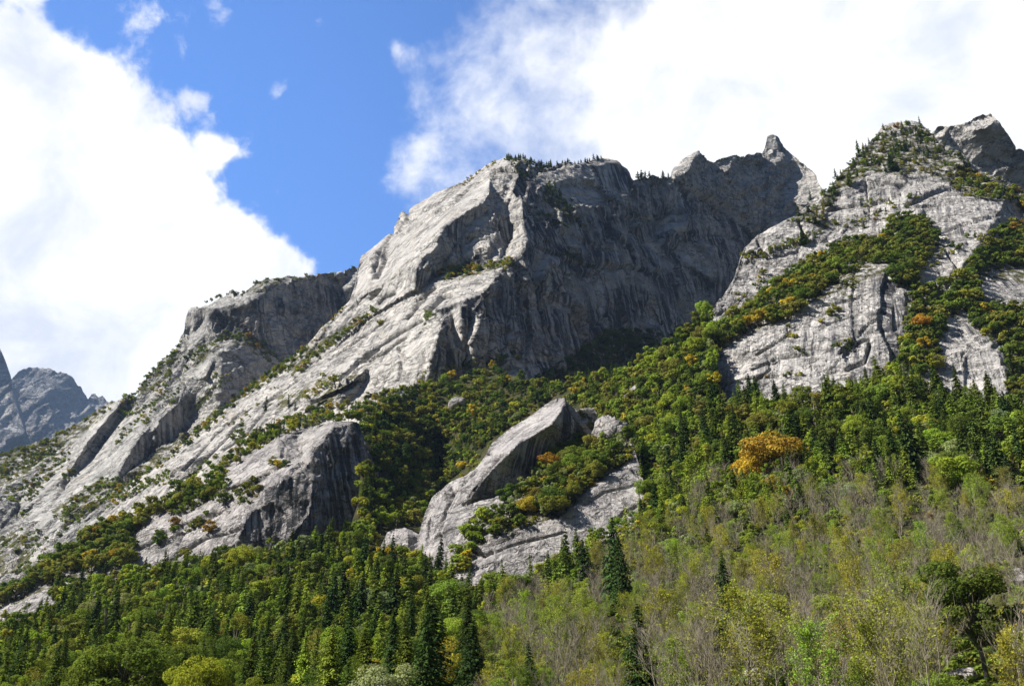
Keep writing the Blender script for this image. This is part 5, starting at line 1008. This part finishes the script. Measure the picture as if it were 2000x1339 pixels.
for i, p in enumerate(single):
    k, H, colour, P = p[2], p[3], p[4], p[7]
    big = p[8] >= 42
    s = random.Random(i * 7 + 1); rz = s.uniform(0, 6.283); lean = (s.gauss(0, 0.045), s.gauss(0, 0.045)); wx_ = s.uniform(0.82, 1.28)
    c = np.array(COL[colour]) * s.uniform(0.82, 1.2); c = c * np.array([s.uniform(0.9, 1.12), 1, s.uniform(0.85, 1.15)]); c = (*[float(t) for t in c], 1.0)
    if big:
        h0, tm, cm, lm = s.choice(NEARM[k] if (k in NEARM and P[1] < 250) else PARTM[k]); f = H / h0
        t = bpy.data.objects.new(NAME[k], None); t.empty_display_size = 0.5; C.objects.link(t)
        kids = [('stems' if k == 'shrub' else 'trunk', tm), (CROWN[k], cm)] + ([('leaves', lm)] if lm else [])
        for nme, me in kids:
            o = bpy.data.objects.new(nme, me); o.parent = t; o.color = c; C.objects.link(o)
    else:
        h0, me = s.choice(ONEM[k]); f = H / h0; t = bpy.data.objects.new(NAME[k], me); t.color = c; C.objects.link(t)
    t.location = [float(v) for v in P]; t.rotation_euler = (lean[0], lean[1], rz); t.scale = (f * wx_, f * wx_, f)
    props(t, p[6], WORD[k], p[9] if len(p) > 9 else f'{WORD[k]}s one can pick out', None)
# what is left of each kind beyond three hundred, and the undergrowth, as masses
def mass(name, items, label, mats):
    Vs, Fs, Ms, Ls, Ts = [], [], [], [], []; n = 0
    for (h0, m), H, P, colour, s in items:
        V, F, M_, L = m; f = H / h0; a = s.uniform(0, 6.283); ca, sa = math.cos(a), math.sin(a); w_ = s.uniform(0.9, 1.15)
        W = np.c_[(V[:, 0] * ca - V[:, 1] * sa) * f * w_, (V[:, 0] * sa + V[:, 1] * ca) * f * w_, V[:, 2] * f] + P
        c = np.array(COL[colour]) * s.uniform(0.8, 1.2)
        Vs.append(W); Fs.append(F + n); n += len(V); Ms.append(M_); Ls.append(L); Ts.append(np.tile(np.r_[c, 1.0], (len(F), 1)))
    if not Vs: return
    V = np.concatenate(Vs); lo = np.array([V[:, 0].mean(), V[:, 1].mean(), V[:, 2].min()])
    o = mesh_obj(name, V, np.concatenate(Fs), mats, fm=np.concatenate(Ms), attrs={'lv': ('FACE', 'FLOAT', np.concatenate(Ls)), 'tint': ('FACE', 'FLOAT_COLOR', np.concatenate(Ts))}, loc=lo)
    props(o, label, 'woodland', kind='stuff')
LOWA = {k: [(h, low(p).arrays()) for h, p in vs_] for k, vs_ in LOWP.items()}
for k, a in rest.items():
    if a:
        it = [(random.Random(j).choice(LOWA[k]), p[3], p[7], p[4], random.Random(j + 5)) for j, p in enumerate(a)]
        mass(f'distant_{NAME[k]}s', it, f'the many smaller {WORD[k]}s spread over the far slopes and ledges', [MATS[k][0], M_LEAFS if k not in ('bare', 'sparse') else M_TWIG, M_LEAFS])
TH = [(h, low(p).arrays()) for h, p in KIND['thicket']]; it = []
for j in range(11000):
    px = random.uniform(-340, 2500); py = random.uniform(620, 1458); Y, nm = surf(px, py, 'wooded_slope' if 860 < px < 1260 and 770 < py < 1050 else None)
    if Y is None or nm != 'wooded_slope': continue
    s = random.Random(j); P = point(px, py, Y)
    it.append((s.choice(TH), s.uniform(1.0, 3.0) * (0.5 + 0.5 * Y / 300) , P + np.array([0, 0, -0.3]), pick([('mid green', 2), ('deep green', 3), ('olive green', 3), ('fresh green', 1), ('bronze green', 1), ('yellow green', 0.7)])[0], s))
mass('undergrowth', it, 'green and olive undergrowth covering the forest floor', [M_BARK, M_LEAFS])

# ------------------------------------------------------------------ air
hm = bpy.data.materials.new('air'); hm.use_nodes = True; nt = hm.node_tree; nt.nodes.clear()
ho = N(nt, 'ShaderNodeOutputMaterial'); pv = N(nt, 'ShaderNodeVolumePrincipled'); pv.inputs['Color'].default_value = (0.48, 0.68, 1.0, 1); pv.inputs['Density'].default_value = 0.000028; pv.inputs['Anisotropy'].default_value = 0.0
link(nt, pv.outputs[0], ho.inputs['Volume'])
hx0, hx1, hy0, hy1, hz0, hz1 = -9000.0, 9000.0, -3400.0, 9500.0, -1.0, 3900.0
hv = [(x, y, z) for z in (hz0, hz1) for y in (hy0, hy1) for x in (hx0, hx1)]
hz_ = mesh_obj('haze', hv, [(0, 2, 3, 1), (4, 5, 7, 6), (0, 1, 5, 4), (2, 6, 7, 3), (0, 4, 6, 2), (1, 3, 7, 5)], hm)
props(hz_, 'thin bluish air between the viewer and the peaks', 'haze', kind='stuff')
